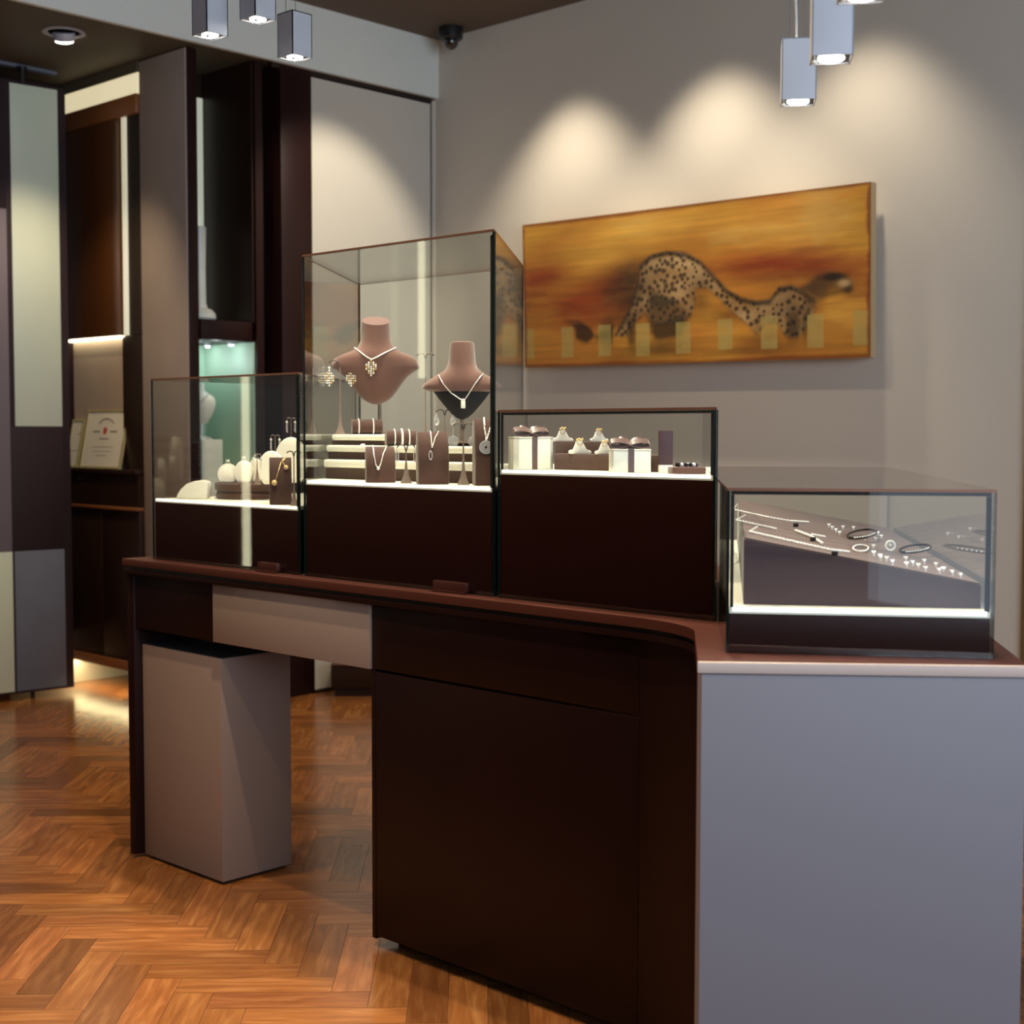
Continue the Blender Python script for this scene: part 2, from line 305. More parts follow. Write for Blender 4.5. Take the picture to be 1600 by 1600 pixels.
# ------------------------------------------------------------------ counter
TZ = 1.06
def arc(c, r, a0, a1, n=8): return [(c[0]+r*math.cos(R(a0+(a1-a0)*i/n)), c[1]+r*math.sin(R(a0+(a1-a0)*i/n))) for i in range(n+1)]
def outline(off, back=3.47, yl=4.42):
    # front line X=2.665+off along Y, concave sweep into the angled block
    d = Vector((-.8, -.6)); n = Vector((.6, -.8))
    f = 2.665+off
    K = Vector((2.61, 1.90)) + Vector((-.6, .8))*0 - Vector((-.6, .8))*off*.0
    p1 = (f, 2.17)
    # the side line of the block passes through (2.24,1.638) in direction (.8,.6)
    s0 = Vector((2.236, 1.636)) + Vector((.6, -.8))*off
    s1 = s0 + Vector((.8, .6))*.40
    P0, P2 = Vector(p1), s1; tt = (f-s0.x)/.8; K = s0+Vector((.8, .6))*tt   # corner
    cur = [((1-t)**2*P0+2*t*(1-t)*K+t*t*P2) for t in [i/12 for i in range(13)]]
    return [(f, yl)]+[(c.x, c.y) for c in cur]
ct = thing('shop_counter', 'long dark brown L shaped jewellery counter with angled grey block', 'counter', (0, 0, 0))
q0 = outline(0)
tail = [(2.236, 1.636), (2.634, 1.152), (4.286, 2.313), (3.93, 2.87), (3.47, 2.545), (3.47, 4.42)]
B().prism(q0+tail, 1.036, TZ, bev=.003).build('worktop', 'top', ct)
q1 = outline(.014); t1 = [(2.252, 1.628), (2.634, 1.164), (4.27, 2.318), (3.926, 2.85), (3.455, 2.52), (3.455, 4.40)]
B().prism([(q1[0][0], 4.40)]+q1[1:]+t1, 1.024, 1.036).build('shadow_gap', 'dark', ct)
q2 = outline(.002); t2 = [(2.242, 1.632), (2.634, 1.156), (4.28, 2.315), (3.928, 2.86), (3.465, 2.53), (3.465, 4.415)]
B().prism([(q2[0][0], 4.415)]+q2[1:]+t2, 1.008, 1.024, bev=.002).build('moulding', 'counter', ct)
XF = 2.693
# left leg panel, apron and pale drawer
B().prism([(XF-.012, 4.415), (XF-.012, 4.40), (XF-.006, 4.385), (XF+.02, 4.38), (2.98, 4.38), (2.98, 4.415)], .012, 1.008, bev=.003).build('leg_panel', 'counter', ct)
B().box((XF, 3.906, .817), (XF+.03, 4.38, 1.004), bev=.001).build('apron_panel', 'counter', ct)
dp = B().box((XF-.008, 3.126, .817), (XF+.02, 3.905, 1.006), bev=.0015).build('drawer_front', 'taupe', ct); dp['label'] = 'pale taupe drawer front'
B().box((XF+.03, 3.125, .83), (3.44, 4.38, 1.008)).build('drawer_housing', 'dark', ct)
B().box((XF, 2.139, .819), (XF+.02, 3.123, 1.004), bev=.0015).build('upper_front', 'counter', ct)
B().box((XF, 2.139, .035), (XF+.02, 3.108, .811), bev=.0015).build('cabinet_door', 'counter', ct)
# cabinet carcass: rounded side, sweep into the angled block
q3 = outline(.030); body = [(q3[0][0]-.0, 3.108)]+[(a, b_) for a, b_ in q3[1:]]+[(2.262, 1.624)]
cb = [(XF+.022, 3.126)]+[(max(a, 0), b_) for a, b_ in q3[1:]]+[(2.275, 1.627), (2.634, 1.19), (4.24, 2.325), (3.915, 2.83), (3.44, 2.50), (3.44, 3.126)]
B().prism(cb, .03, 1.008).build('carcass', 'counter', ct)
B().prism([(XF, 3.110), (XF+.022, 3.110), (XF+.022, 3.126), (XF+.012, 3.132), (XF+.002, 3.128)], .025, .819, bev=.002).build('side_edge', 'counter', ct)
B().prism([(XF+.06, 3.08), (XF+.06, 2.2), (2.66, 1.98), (2.34, 1.66), (2.66, 1.25), (4.18, 2.33), (3.90, 2.72), (3.4, 2.38), (3.4, 3.08)], 0, .03).build('toe_kick', 'dark', ct)
def curvepanel(off, t0, t1, z0, z1, th=.012):
    o = outline(off)[1:]; n = len(o)-1; i0, i1 = int(round(t0*n)), int(round(t1*n)); a = o[i0:i1+1]
    inner = outline(off+th)[1:][i0:i1+1]
    return a+inner[::-1], z0, z1
B().prism([(XF+.000, 2.135), (XF+.0, 2.045), (XF+.02, 2.045), (XF+.02, 2.135)], .035, 1.004, bev=.001).build('flat_fascia', 'counter', ct)
# angled block: front sheet, edge strip
u_ = Vector((.6358, -.7731)); nn = Vector((.7731, .6358))
def fr(s, d): p = Vector((2.240, 1.632))+u_*s+nn*d; return (p.x, p.y)
LF = .616
gf = B().prism([fr(.004, -.012), fr(LF, -.012), fr(LF, .0), fr(.004, .0)], .0, 1.036, bev=.002).build('front_sheet', 'greyfront', ct); gf['label'] = 'pale grey front sheet'
B().prism([fr(-.004, -.013), fr(.004, -.013), fr(.004, .0), fr(-.004, .0)], .0, 1.036).build('edge_strip', 'edgestrip', ct)
B().prism([fr(-.004, -.014), fr(LF+.002, -.014), fr(LF+.002, -.001), fr(-.004, -.001)], 1.037, 1.0595, bev=.003).build('top_edge_band', 'pink', ct)
# pale drawer pedestal tucked under the counter
pd = thing('drawer_pedestal', 'pale taupe box pedestal standing under the left end of the counter', 'pedestal', (2.715, 4.376, 0))
B().box((0, -.470, .012), (.285, 0, .757), bev=.0015).build('body', 'mauve', pd)
B().box((.02, -.45, 0), (.27, -.02, .012)).build('plinth', 'dark', pd)
B().box((.002, -.468, .7572), (.283, -.002, .7592)).build('dark_gap_sheet', 'black', pd)  # black sheet added to stand for the dark gap above the pedestal

# ------------------------------------------------------------------ glass cases
def lerp(a, b, t): return (a[0]+(b[0]-a[0])*t, a[1]+(b[1]-a[1])*t)
def inset(poly, d):
    c = []
    n = len(poly)
    for i in range(n):
        p0, p1, p2 = Vector(poly[i-1]), Vector(poly[i]), Vector(poly[(i+1) % n])
        e1 = (p1-p0).normalized(); e2 = (p2-p1).normalized(); n1 = Vector((-e1.y, e1.x)); n2 = Vector((-e2.y, e2.x))
        k = n1+n2; k = k/(k.dot(n1)); c.append(tuple(p1+k*d))
    return c
def area(p): return sum(p[i][0]*p[(i+1) % len(p)][1]-p[(i+1) % len(p)][0]*p[i][1] for i in range(len(p)))
GT = .006
def case(poly, zd, zt, label, lockpx=None, seal=0):
    # poly: front-left, front-right, back-right, back-left (seen from the front) -> made counter clockwise
    if area(poly) < 0: poly = [poly[0], poly[3], poly[2], poly[1]]; fl = [3, 2, 1, 0]
    t = thing('glass_display_case', label, 'display case', (0, 0, 0))
    ins = inset(poly, GT+.001)
    B().prism(ins, TZ, zd-.012, bev=.001).build('plinth', 'base', t)
    B().prism(ins, zd-.012, zd).build('deck', 'white', t)
    n = 4; outer = poly; inn = inset(poly, GT)
    names = {}
    # find front edge: the one with the smallest distance to camera
    ds = [(Vector(poly[i])+Vector(poly[(i+1) % n])).length for i in range(n)]; front = ds.index(min(ds))
    for i in range(n):
        a, b_, c, d = outer[i], outer[(i+1) % n], inn[(i+1) % n], inn[i]
        bb = B(); e = (Vector(b_)-Vector(a)).normalized(); nrm = Vector((-e.y, e.x))
        A = Vector(a); Bv = Vector(b_)
        if i != front and i != (front+2) % n:      # side panes fit between front and back panes
            A = Vector(inn[i]) - nrm*0; Bv = Vector(inn[(i+1) % n]); A2 = Vector(outer[i]); 
            q = [tuple(Vector(outer[i])+(Vector(inn[i])-Vector(outer[i])).project(e)), tuple(Vector(outer[(i+1) % n])+(Vector(inn[(i+1) % n])-Vector(outer[(i+1) % n])).project(e)), c, d]
        else:
            q = [a, b_, tuple(Vector(b_)+nrm*GT), tuple(Vector(a)+nrm*GT)]
            if i == front: pass
        bb.prism(q, TZ+.001, zt-GT)
        bb.bm.faces.ensure_lookup_table()
        for f in bb.bm.faces:
            f.normal_update(); big = abs(f.normal.z) < .5 and abs(Vector((f.normal.x, f.normal.y)).dot(nrm)) > .9
            f.material_index = 0 if big else 1
        nm = 'front_pane' if i == front else ('back_pane' if i == (front+2) % n else 'side_pane')
        bb.build(nm, ['glassback' if nm == 'back_pane' else 'glass', 'glassedge'], t, smooth=False)
    bb = B().prism(outer, zt-GT, zt)
    for f in bb.bm.faces:
        f.normal_update(); f.material_index = 0 if abs(f.normal.z) > .5 else 1
    bb.build('top_pane', ['glass', 'edgereflect'], t, smooth=False)  # coppery reflection along the top pane's edges is put into their colour
    a, b_ = Vector(ins[front]), Vector(ins[(front+1) % n]); e = (b_-a).normalized(); nrm = Vector((-e.y, e.x))
    A, Bv = a+e*.006, b_-e*.006
    ls = B().prism([tuple(A-nrm*.0005), tuple(Bv-nrm*.0005), tuple(Bv+nrm*.004), tuple(A+nrm*.004)], zd-.0075, zd+.0006).build('light_strip', 'deckled', t); ls['label'] = 'glowing front edge of the deck'
    def bar(p, q, z0, z1, wd): 
        p, q = Vector(p), Vector(q); B().prism([tuple(p+nrm*.0008), tuple(q+nrm*.0008), tuple(q+nrm*(.0008+wd)), tuple(p+nrm*(.0008+wd))], z0, z1).build('edge_seal', 'black', t)
    if seal:
        bar(a+e*.0005, b_-e*.0005, zt-GT-.0075, zt-GT-.0005, .003)
        bar(a+e*.0005, a+e*.0075, TZ+.002, zt-GT-.0080, .003)
    bar(b_-e*(.0105 if seal == 2 else .0075), b_-e*.0005, TZ+.002, zt-GT-.0080, .003)  # wider on the right case, also standing for the side pane's dark reflection
    if lockpx:
        y0, y1 = lockpx
        B().box((2.714, y0, TZ+.002), (2.7295, y1, TZ+.030), bev=.001).box((2.706, y0, TZ+.0012), (2.7295, y1+.0-.03*0, TZ+.006)).build('lock', 'brass', t)
    return t
XC = 2.73; SK = (.662, .514)
case([(XC, 4.325), (XC, 3.505), (3.392, 4.015), (3.392, 4.325)], 1.270, 1.684, 'low glass display case with cream ring stands, first from the left', (3.60, 3.70))
case([(XC, 3.482), (XC, 2.667), (XC+SK[0], 2.667+SK[1]), (XC+SK[0], 3.482+SK[1])], 1.352, 2.038, 'tallest glass display case holding two brown necklace busts', (2.76, 2.89))
case([(XC, 2.653), (XC, 1.946), (XC+SK[0], 1.946+SK[1]), (XC+SK[0], 2.653+SK[1])], 1.401, 1.560, 'shallow glass display case on a high dark plinth with ribboned gift boxes', None, 1)
n_ = (.818, .575); t_ = (.575, -.818)
rc0 = Vector((2.357, 1.653)); rc1 = rc0+Vector(t_)*.517
rc2 = rc1+Vector(n_)*.62; rc3 = rc0+Vector(n_)*.40
case([tuple(rc0), tuple(rc1), tuple(rc1+Vector(n_)*1.85), tuple(rc0+Vector((.795, .607))*1.85)], 1.151, 1.391, 'low glass case on the angled grey block with sloping jewellery tray', None, 2)

# ------------------------------------------------------------------ painting
PX, PT = 5.985, .05
pts_c = [(PX, 5.622, 2.678), (PX, 3.412, 2.661), (PX, 3.400, 1.853), (PX, 5.600, 1.872)]
def paint_field(U, V):
    def h(x, y, s): return None
    def noise(u, v, fx, fy, seed):
        g = np.random.default_rng(seed).random((int(fy)+3, int(fx)+3)); x = u*fx; y = v*fy
        i = np.floor(x).astype(int); j = np.floor(y).astype(int); a = x-i; b = y-j; a = a*a*(3-2*a); b = b*b*(3-2*b)
        return (g[j, i]*(1-a)+g[j, i+1]*a)*(1-b)+(g[j+1, i]*(1-a)+g[j+1, i+1]*a)*b
    def fbm(fx, fy, seed): return sum(noise(U, V, fx*2**k, fy*2**k, seed+k)*.5**(k+1) for k in range(5))
    def C(*c): return np.array(lin(c)[:3])
    def mixc(col, c, a): return col*(1-a[..., None])+c*a[..., None]
    def blob(u, v, ru, rv): return np.exp(-(((U-u)/ru)**2+((V-v)/rv)**2))
    def inside(poly):
        r = np.zeros(U.shape, bool); n = len(poly)
        for i in range(n):
            (x1, y1), (x2, y2) = poly[i], poly[(i+1) % n]
            c = ((y1 > V) != (y2 > V)) & (U < (x2-x1)*(V-y1)/(y2-y1+1e-9)+x1); r ^= c
        return r
    def soft(mask, k):
        m = mask.astype(float)
        for _ in range(k):
            m = (m+np.roll(m, 1, 0)+np.roll(m, -1, 0)+np.roll(m, 1, 1)+np.roll(m, -1, 1))/5
        return m
    f1 = fbm(5, 3, 3); f2 = fbm(9, 12, 20); f3 = fbm(40, 20, 40)
    col = np.ones(U.shape+(3,))*C(190, 124, 44)
    col = mixc(col, C(208, 152, 52), np.clip((f1-.42)*4, 0, 1)*.8)
    for u, v, ru, rv, a in ((.35, .86, .2, .1, .5), (.53, .9, .12, .07, .6), (.8, .8, .18, .15, .5), (.25, .7, .1, .12, .5), (.94, .25, .08, .1, .5), (.4, .9, .1, .06, .4)):
        col = mixc(col, C(222, 168, 70), np.clip(blob(u, v, ru, rv)*a*(.6+f2), 0, 1))
    for u, v, ru, rv, a in ((.05, .62, .1, .1, .8), (.2, .4, .2, .12, .85), (.29, .55, .14, .1, .6), (.7, .6, .12, .07, .9), (.83, .55, .16, .07, .8), (.95, .5, .08, .1, .6), (.12, .28, .1, .05, .5)):
        col = mixc(col, C(146, 54, 20), np.clip(blob(u, v, ru, rv)*a*(.35+1.4*f2), 0, .9))
    for u, v, ru, rv, a in ((.32, .5, .07, .16, .7), (.42, .62, .04, .1, .6), (.8, .5, .12, .05, .4), (.73, .1, .07, .06, .6), (.5, .06, .5, .05, .35)):
        col = mixc(col, C(70, 36, 18), np.clip(blob(u, v, ru, rv)*a*(.3+1.5*f2), 0, .85))
    st = fbm(6, 40, 60); col = col*(1+(st-.5)[..., None]*.55)
    col = mixc(col, C(214, 178, 96), np.clip((fbm(8, 8, 70)-.56)*5, 0, 1)*.35*np.clip((V-.3)*2, 0, 1))
    col = mixc(col, C(120, 46, 16), np.clip((fbm(7, 14, 80)-.5)*5, 0, 1)*.55*np.exp(-((V-.45)/.25)**2))
    body = [(.379, .548), (.383, .648), (.418, .703), (.464, .719), (.516, .699), (.56, .637), (.597, .542), (.632, .449), (.675, .387), (.716, .362), (.75, .367), (.773, .434), (.803, .444), (.835, .408), (.865, .35), (.865, .282), (.846, .209), (.827, .135), (.791, .138), (.771, .218), (.737, .222), (.717, .146), (.689, .227), (.647, .312), (.611, .396), (.575, .466), (.546, .47), (.546, .374), (.532, .294), (.495, .25), (.427, .258), (.396, .328), (.365, .266), (.341, .183), (.301, .187), (.332, .303), (.356, .4)]
    head = [(.842, .422), (.867, .485), (.905, .505), (.942, .48), (.956, .433), (.949, .382), (.924, .372), (.905, .36), (.868, .35)]
    tail_ = [(.133, .318), (.185, .312), (.227, .246), (.243, .176), (.293, .146), (.3, .273), (.268, .259), (.251, .21), (.21, .153), (.176, .183), (.176, .252)]
    shd = [(.411, .492), (.47, .42), (.502, .38), (.53, .3), (.503, .167), (.427, .151), (.403, .26)]
    mb = np.clip(soft(inside(body), 4)*1.25-f3*.55, 0, 1)
    col = mixc(col, C(56, 36, 20), np.clip(soft(inside(body), 10)*1.2, 0, 1)*.6)
    light_ = C(206, 172, 120)
    col = mixc(col, light_, mb*np.clip(.35+1.6*(f2-.35), .15, 1))
    # rosettes
    rp = np.random.default_rng(11); pu = rp.random(1500); pv = rp.random(1500); keep = []
    for a, b_ in zip(pu*.75+.25, pv*.7+.1):
        if all((a-c)**2*7.4+(b_-d)**2 > .021**2*1.7 for c, d in keep): keep.append((a, b_))
    dm = np.full(U.shape, 9.)
    for a, b_ in keep:
        ui = int(a*U.shape[1]); vi = int(b_*U.shape[0]); r = 14
        s = (slice(max(0, vi-r), vi+r), slice(max(0, ui-r), ui+r))
        dm[s] = np.minimum(dm[s], np.sqrt(((U[s]-a)*2.72)**2+(V[s]-b_)**2))
    spot = np.clip((.016+.03*(f3-.45)-dm)*140, 0, 1)
    col = mixc(col, C(38, 24, 14), spot*mb*.92)
    edge = np.clip(soft(inside(body), 6)-soft(inside([(x, y-.03) for x, y in body]), 6), 0, 1)
    col = mixc(col, C(34, 22, 14), edge*.9)
    col = mixc(col, C(46, 34, 18), np.clip(soft(inside(shd), 40)*(.1+f2*1.6), 0, .9))
    for u, v, ru, rv, a in ((.36, .52, .05, .16, .8), (.33, .3, .05, .08, .6), (.56, .42, .03, .12, .6), (.62, .3, .05, .05, .4), (.8, .33, .05, .1, .5), (.87, .42, .03, .06, .8), (.44, .1, .1, .05, .5)): col = mixc(col, C(44, 28, 16), np.clip(blob(u, v, ru, rv)*a*(.2+1.7*f2), 0, .85))
    col = mixc(col, C(60, 42, 22), np.clip(soft(inside(head), 12)*(.25+1.3*f2), 0, .85)); col = mixc(col, C(84, 60, 32), np.clip(soft(inside([(.825, .42), (.86, .47), (.90, .44), (.89, .34), (.85, .28)]), 20)*(.2+1.3*f2), 0, .8)); col = mixc(col, C(24, 16, 10), np.clip(blob(.91, .475, .03, .025)*1.2, 0, .9)); col = mixc(col, C(26, 18, 12), np.clip(blob(.948, .40, .012, .03), 0, .8))
    col = mixc(col, light_, np.clip(blob(.937, .435, .014, .02), 0, .7))
    col = mixc(col, C(40, 24, 14), np.clip(soft(inside(tail_), 16)*(.1+1.8*f2), 0, .9))
    for u in (.27, .285, .36, .35, .80, .82, .84, .81): col = mixc(col, C(40, 28, 14), np.clip(blob(u, .2, .008, .08), 0, .6))
    for u, v, wd, hh in ((.018, .165, .015, .11), (.148, .166, .0195, .11), (.27, .163, .021, .11), (.389, .158, .021, .112), (.51, .161, .021, .106), (.629, .168, .0205, .1), (.747, .171, .021, .105), (.866, .165, .021, .105), (.977, .171, .0185, .105)):
        m = (np.abs(U-u) < wd) & (np.abs(V-v) < hh*.95); col = mixc(col, C(176, 160, 92), m*np.clip(.85-.5*f3, 0, 1))
    e = np.minimum(np.minimum(U*2.72, (1-U)*2.72), np.minimum(V, 1-V)); col = mixc(col, C(110, 44, 16), np.clip((.03-e+.03*(f2-.5))*40, 0, .75))
    return col
def painting():
    nu, nv = 560, 210
    u = (np.arange(nu+1))/nu; v = (np.arange(nv+1))/nv; U, V = np.meshgrid(u, v)
    tl, tr, br, bl = [np.array(p) for p in pts_c]
    Pn = (bl*(1-U)[..., None]+br*U[..., None])*(1-V)[..., None]+(tl*(1-U)[..., None]+tr*U[..., None])*V[..., None]
    idx = np.arange((nu+1)*(nv+1)).reshape(nv+1, nu+1)
    F = np.stack([idx[:-1, :-1], idx[:-1, 1:], idx[1:, 1:], idx[1:, :-1]], -1).reshape(-1, 4)
    me = bpy.data.meshes.new('canvas'); me.from_pydata(Pn.reshape(-1, 3).tolist(), [], F.tolist()); 
    ca = me.color_attributes.new('Col', 'FLOAT_COLOR', 'POINT'); c4 = np.ones(((nu+1)*(nv+1), 4), np.float32); c4[:, :3] = np.clip(paint_field(U, V), 0, 1).reshape(-1, 3); ca.data.foreach_set('color', c4.ravel())
    me.materials.append(M['paint']); o = bpy.data.objects.new('canvas', me); COL.objects.link(o); return o
pa = thing('framed_canvas', 'wide orange canvas painting of a spotted big cat with pale squares', 'painting', (PX, 4.5, 1.86))
cv = painting(); cv.parent = pa; cv.matrix_parent_inverse = Matrix.Translation((-PX, -4.5, -1.86))
bb = B(); vv = [bb.bm.verts.new(Vector(p)+Vector((.001, 0, 0))) for p in pts_c]; wv = [bb.bm.verts.new(Vector(p)+Vector((PT, 0, 0))) for p in pts_c]
bb.bm.faces.new(vv); bb.bm.faces.new(wv[::-1])
for i in range(4): bb.bm.faces.new((vv[i], vv[(i+1) % 4], wv[(i+1) % 4], wv[i]))
st = bb.build('stretcher_frame', 'earth', pa, smooth=False); st.matrix_parent_inverse = Matrix.Translation((-PX, -4.5, -1.86))
for yy in (5.02, 3.92):
    hg = B().box((PX+PT, yy-.02, 2.3), (XR, yy+.02, 2.34)).build('wall_mount', 'dark', pa); hg.matrix_parent_inverse = Matrix.Translation((-PX, -4.5, -1.86))

# ------------------------------------------------------------------ left side: fin panel, bay, alcove, screen
fp = thing('leather_partition', 'tall taupe leather covered partition fin in front of the certificate alcove', 'partition', (4.37, 6.54, 0))
B().box((0, .0, 0), (.06, .45, 3.53), bev=.002).build('core', 'pillar', fp)
B().box((-.012, .004, .0), (-.0005, .446, 3.528), bev=.002).build('leather_face', 'fin', fp)
# display bay with lit green niche
db = thing('display_cabinet', 'dark built-in display cabinet with a lit green niche behind the left case', 'cabinet', (0, 0, 0))
BX0, BX1, BY0, BY1 = 4.435, 4.785, 6.53, 7.0
B().box((BX1, BY0-.02, 0), (BX1+.05, BY1, 3.533)).build('side_post', 'pillar', db)
B().box((BX1+.05, BY0+.22, 0), (4.93, BY0+.24, 3.533)).build('recess_panel', 'dark', db)
B().box((BX0, BY1, 0), (BX1+.05, BY1+.02, 3.533)).build('back_panel', 'cab', db)
B().box((BX1-.012, BY0, 2.11), (BX1-.0005, BY1, 3.533)).build('inner_side', 'cab', db)
B().box((BX1-.075, BY1-.012, 2.11), (BX1-.013, BY1-.001, 3.40)).build('pale_lit_strip', 'stripglow', db)  # pale strip, no lamp; its lit look is put in as a weak glow
B().box((BX0, BY0, 2.0), (BX1-.013, BY1-.013, 2.108), bev=.002).build('shelf_board', 'pillar', db)
B().box((BX1-.012, BY0, 1.18), (BX1-.0005, BY1, 1.998)).build('niche_side', 'green', db)
B().box((BX0, BY1-.012, 1.18), (BX1-.013, BY1-.001, 1.998)).build('niche_back', 'green', db)
B().box((BX0, BY0, 1.10), (BX1-.0, BY1-.013, 1.178)).build('niche_floor', 'white', db)
B().box((BX0, BY0, 0.0), (BX1, BY0+.02, 1.098)).build('lower_door', 'cab', db)
for px_, py_ in ((325, 547), (368, 544)):
    p = onZ(px_, py_, 1.985); 
    p = Vector((4.62 if px_ < 340 else 4.72, 6.80 if px_ < 340 else 6.66, 2.0))
for k, p in enumerate(((4.715, 6.88), (4.72, 6.66))):
    pk = tag(B().lathe([(.022, 0), (.022, -.008), (.016, -.014), (.0155, -.010), (.001, -.010)], (p[0], p[1], 1.9995), 16).build('puck_light', 'alu'), ['small puck light at the left under the niche shelf', 'small puck light at the right under the niche shelf'][k], 'light', 'puck lights in the green niche')
    ln = B().lathe([(.0152, -.0102), (.011, -.0175), (.001, -.0185)], (p[0], p[1], 1.9995), 16).build('lens', 'puck', pk)
    light('POINT', 'puck_glow', (p[0]-.09, p[1], 1.90), .7, (.85, .95, 1), size=.015)
# tall porcelain bottle on the shelf
bt = tag(B().lathe([(.052, 0), (.075, .004), (.088, .025), (.085, .05), (.065, .072), (.042, .082), (.034, .11), (.033, .3), (.036, .46), (.0375, .525), (.034, .53), (.028, .526), (.028, .4), (.001, .4)], n=28).build('porcelain_bottle', 'porcelain'), 'slender white and green porcelain bottle on the dark shelf', 'bottle')
bt.location = (4.60, 6.78, 2.1085)
# white bust in niche
def bust_mesh(sec, n=28, yo=0, power=2.0):
    b = B(); rs = []
    for z, hw, hd, oy in sec:
        rs.append([(hw*math.copysign(abs(math.cos(2*PI*k/n))**(2/power), math.cos(2*PI*k/n)), oy+hd*math.copysign(abs(math.sin(2*PI*k/n))**(2/power), math.sin(2*PI*k/n)), z) for k in range(n)])
    b.rings(rs); return b
def depth_at(sec, x, z):
    for (z0, w0, d0, o0), (z1, w1, d1, o1) in zip(sec, sec[1:]):
        if z1 <= z <= z0 or z0 <= z <= z1:
            t = (z-z0)/(z1-z0+1e-9); w_ = w0+(w1-w0)*t; d = d0+(d1-d0)*t; o = o0+(o1-o0)*t
            return o-d*math.sqrt(max(0.02, 1-(x/w_)**2))
    return 0
nb = thing('niche_necklace_bust', 'white necklace bust standing in the green niche, half hidden by the partition', 'necklace bust', (4.60, 6.78, 1.4605), FACE)
tag(B().box((4.56, 6.72, 1.1785), (4.70, 6.86, 1.46), bev=.004).build('display_block', 'cream'), 'cream display block under the white bust in the green niche', 'display block')
SN = [(.50, .022, .018, 0), (.46, .022, .018, 0), (.44, .026, .022, 0), (.415, .045, .03, 0), (.38, .085, .04, 0), (.33, .098, .045, 0), (.27, .09, .045, 0), (.21, .07, .04, 0), (.16, .045, .03, 0), (.14, .03, .02, 0)]
SN = [(z*.62, a*.86, b_, c) for z, a, b_, c in SN]
bust_mesh(SN).build('bust', 'cream', nb)
B().lathe([(.06, 0), (.06, .006), (.02, .02), (.008, .03), (.008, .095)], n=20).build('stand', 'silver', nb)
ck = B()
for i in range(15):
    x = -.043+.086*i/14; z = .248-.032*(1-(x/.043)**2); ck.gem((x, depth_at(SN, x, z)-.004, z), .005)
ck.build('beads', 'silver', nb)
# wall cabinet with certificates (runs along Y)
wc = thing('wall_cabinet', 'dark brown wall cabinet with lit cove and worktop in the left alcove', 'cabinet', (0, 0, 0))
AY0, AY1, AX = 6.995, 7.795, 4.40
B().box((AX, AY0, 0.15), (AX+.02, AY1, 3.53)).build('back_board', 'cab', wc)
cv2 = B().box((AX-.045, AY0, 3.365), (AX, AY1, 3.475)).build('cove', 'ledsoft', wc)
B().box((AX-.05, AY0, 3.476), (AX, AY1, 3.533)).build('cove_lip', 'ceil2', wc); cv2 = cv2; cv2['label'] = 'glowing pale yellow cove'
B().box((AX-.06, AY0, 3.255), (AX, AY1, 3.36), bev=.004).build('cornice_rail', 'orange', wc)
B().box((AX-.05, 7.21, 2.045), (AX, AY1, 3.255), bev=.002).build('upper_door', 'gloss', wc)
B().box((AX-.03, AY0, 2.045), (AX, 7.135, 3.255)).build('upper_side', 'cab', wc)
ls = B().box((AX-.04, 7.14, 2.045), (AX-.02, 7.178, 3.255)).build('light_strip', emis('cab_strip', (1, .90, .55), .42), wc); ls['label'] = 'glowing vertical light strip'
B().box((AX-.006, 7.215, 1.291), (AX, AY1, 2.04)).build('niche_back', 'nichewall', wc)
B().box((AX-.03, AY0, 1.291), (AX, 7.21, 2.04)).build('niche_side', 'cab', wc)
sl = B().box((AX-.045, 7.215, 2.032), (AX-.008, AY1, 2.044)).build('shelf_light', emis('shelf_light', (1, .9, .62), 6), wc); sl['label'] = 'bright light strip under the upper door'
B().box((4.31, AY0, 1.262), (AX, AY1, 1.29), bev=.003).build('worktop', 'cab', wc)
B().box((4.325, AY0, 1.08), (AX, AY1, 1.258)).build('drawer', 'cab', wc)
B().box((4.318, 7.62, 1.225), (4.326, 7.70, 1.242)).build('drawer_pull', 'dark', wc)
B().box((4.315, AY0, 1.06), (AX, AY1, 1.078), bev=.002).build('rail', 'orange', wc)
B().box((4.33, AY0, .205), (AX, 7.39, 1.058), bev=.002).build('lower_door', 'cab', wc)
B().box((4.33, 7.395, .205), (AX, AY1, 1.058), bev=.002).build('lower_door', 'cab', wc)
B().box((4.318, AY0, .15), (AX, AY1, .203), bev=.003).build('bottom_rail', 'orange', wc)
B().box((4.34, AY0+.0, .0), (4.36, AY0+.018, .149)).build('foot', 'dark', wc)
B().box((4.35, AY0+.02, .144), (4.39, AY1-.02, .1495)).build('plinth_light', 'ledsoft', wc)
light('AREA', 'plinth_glow', (4.37, 7.4, .14), 2.2, (1, .82, .42), (4.37, 7.4, 0), .06, size_y=.75)
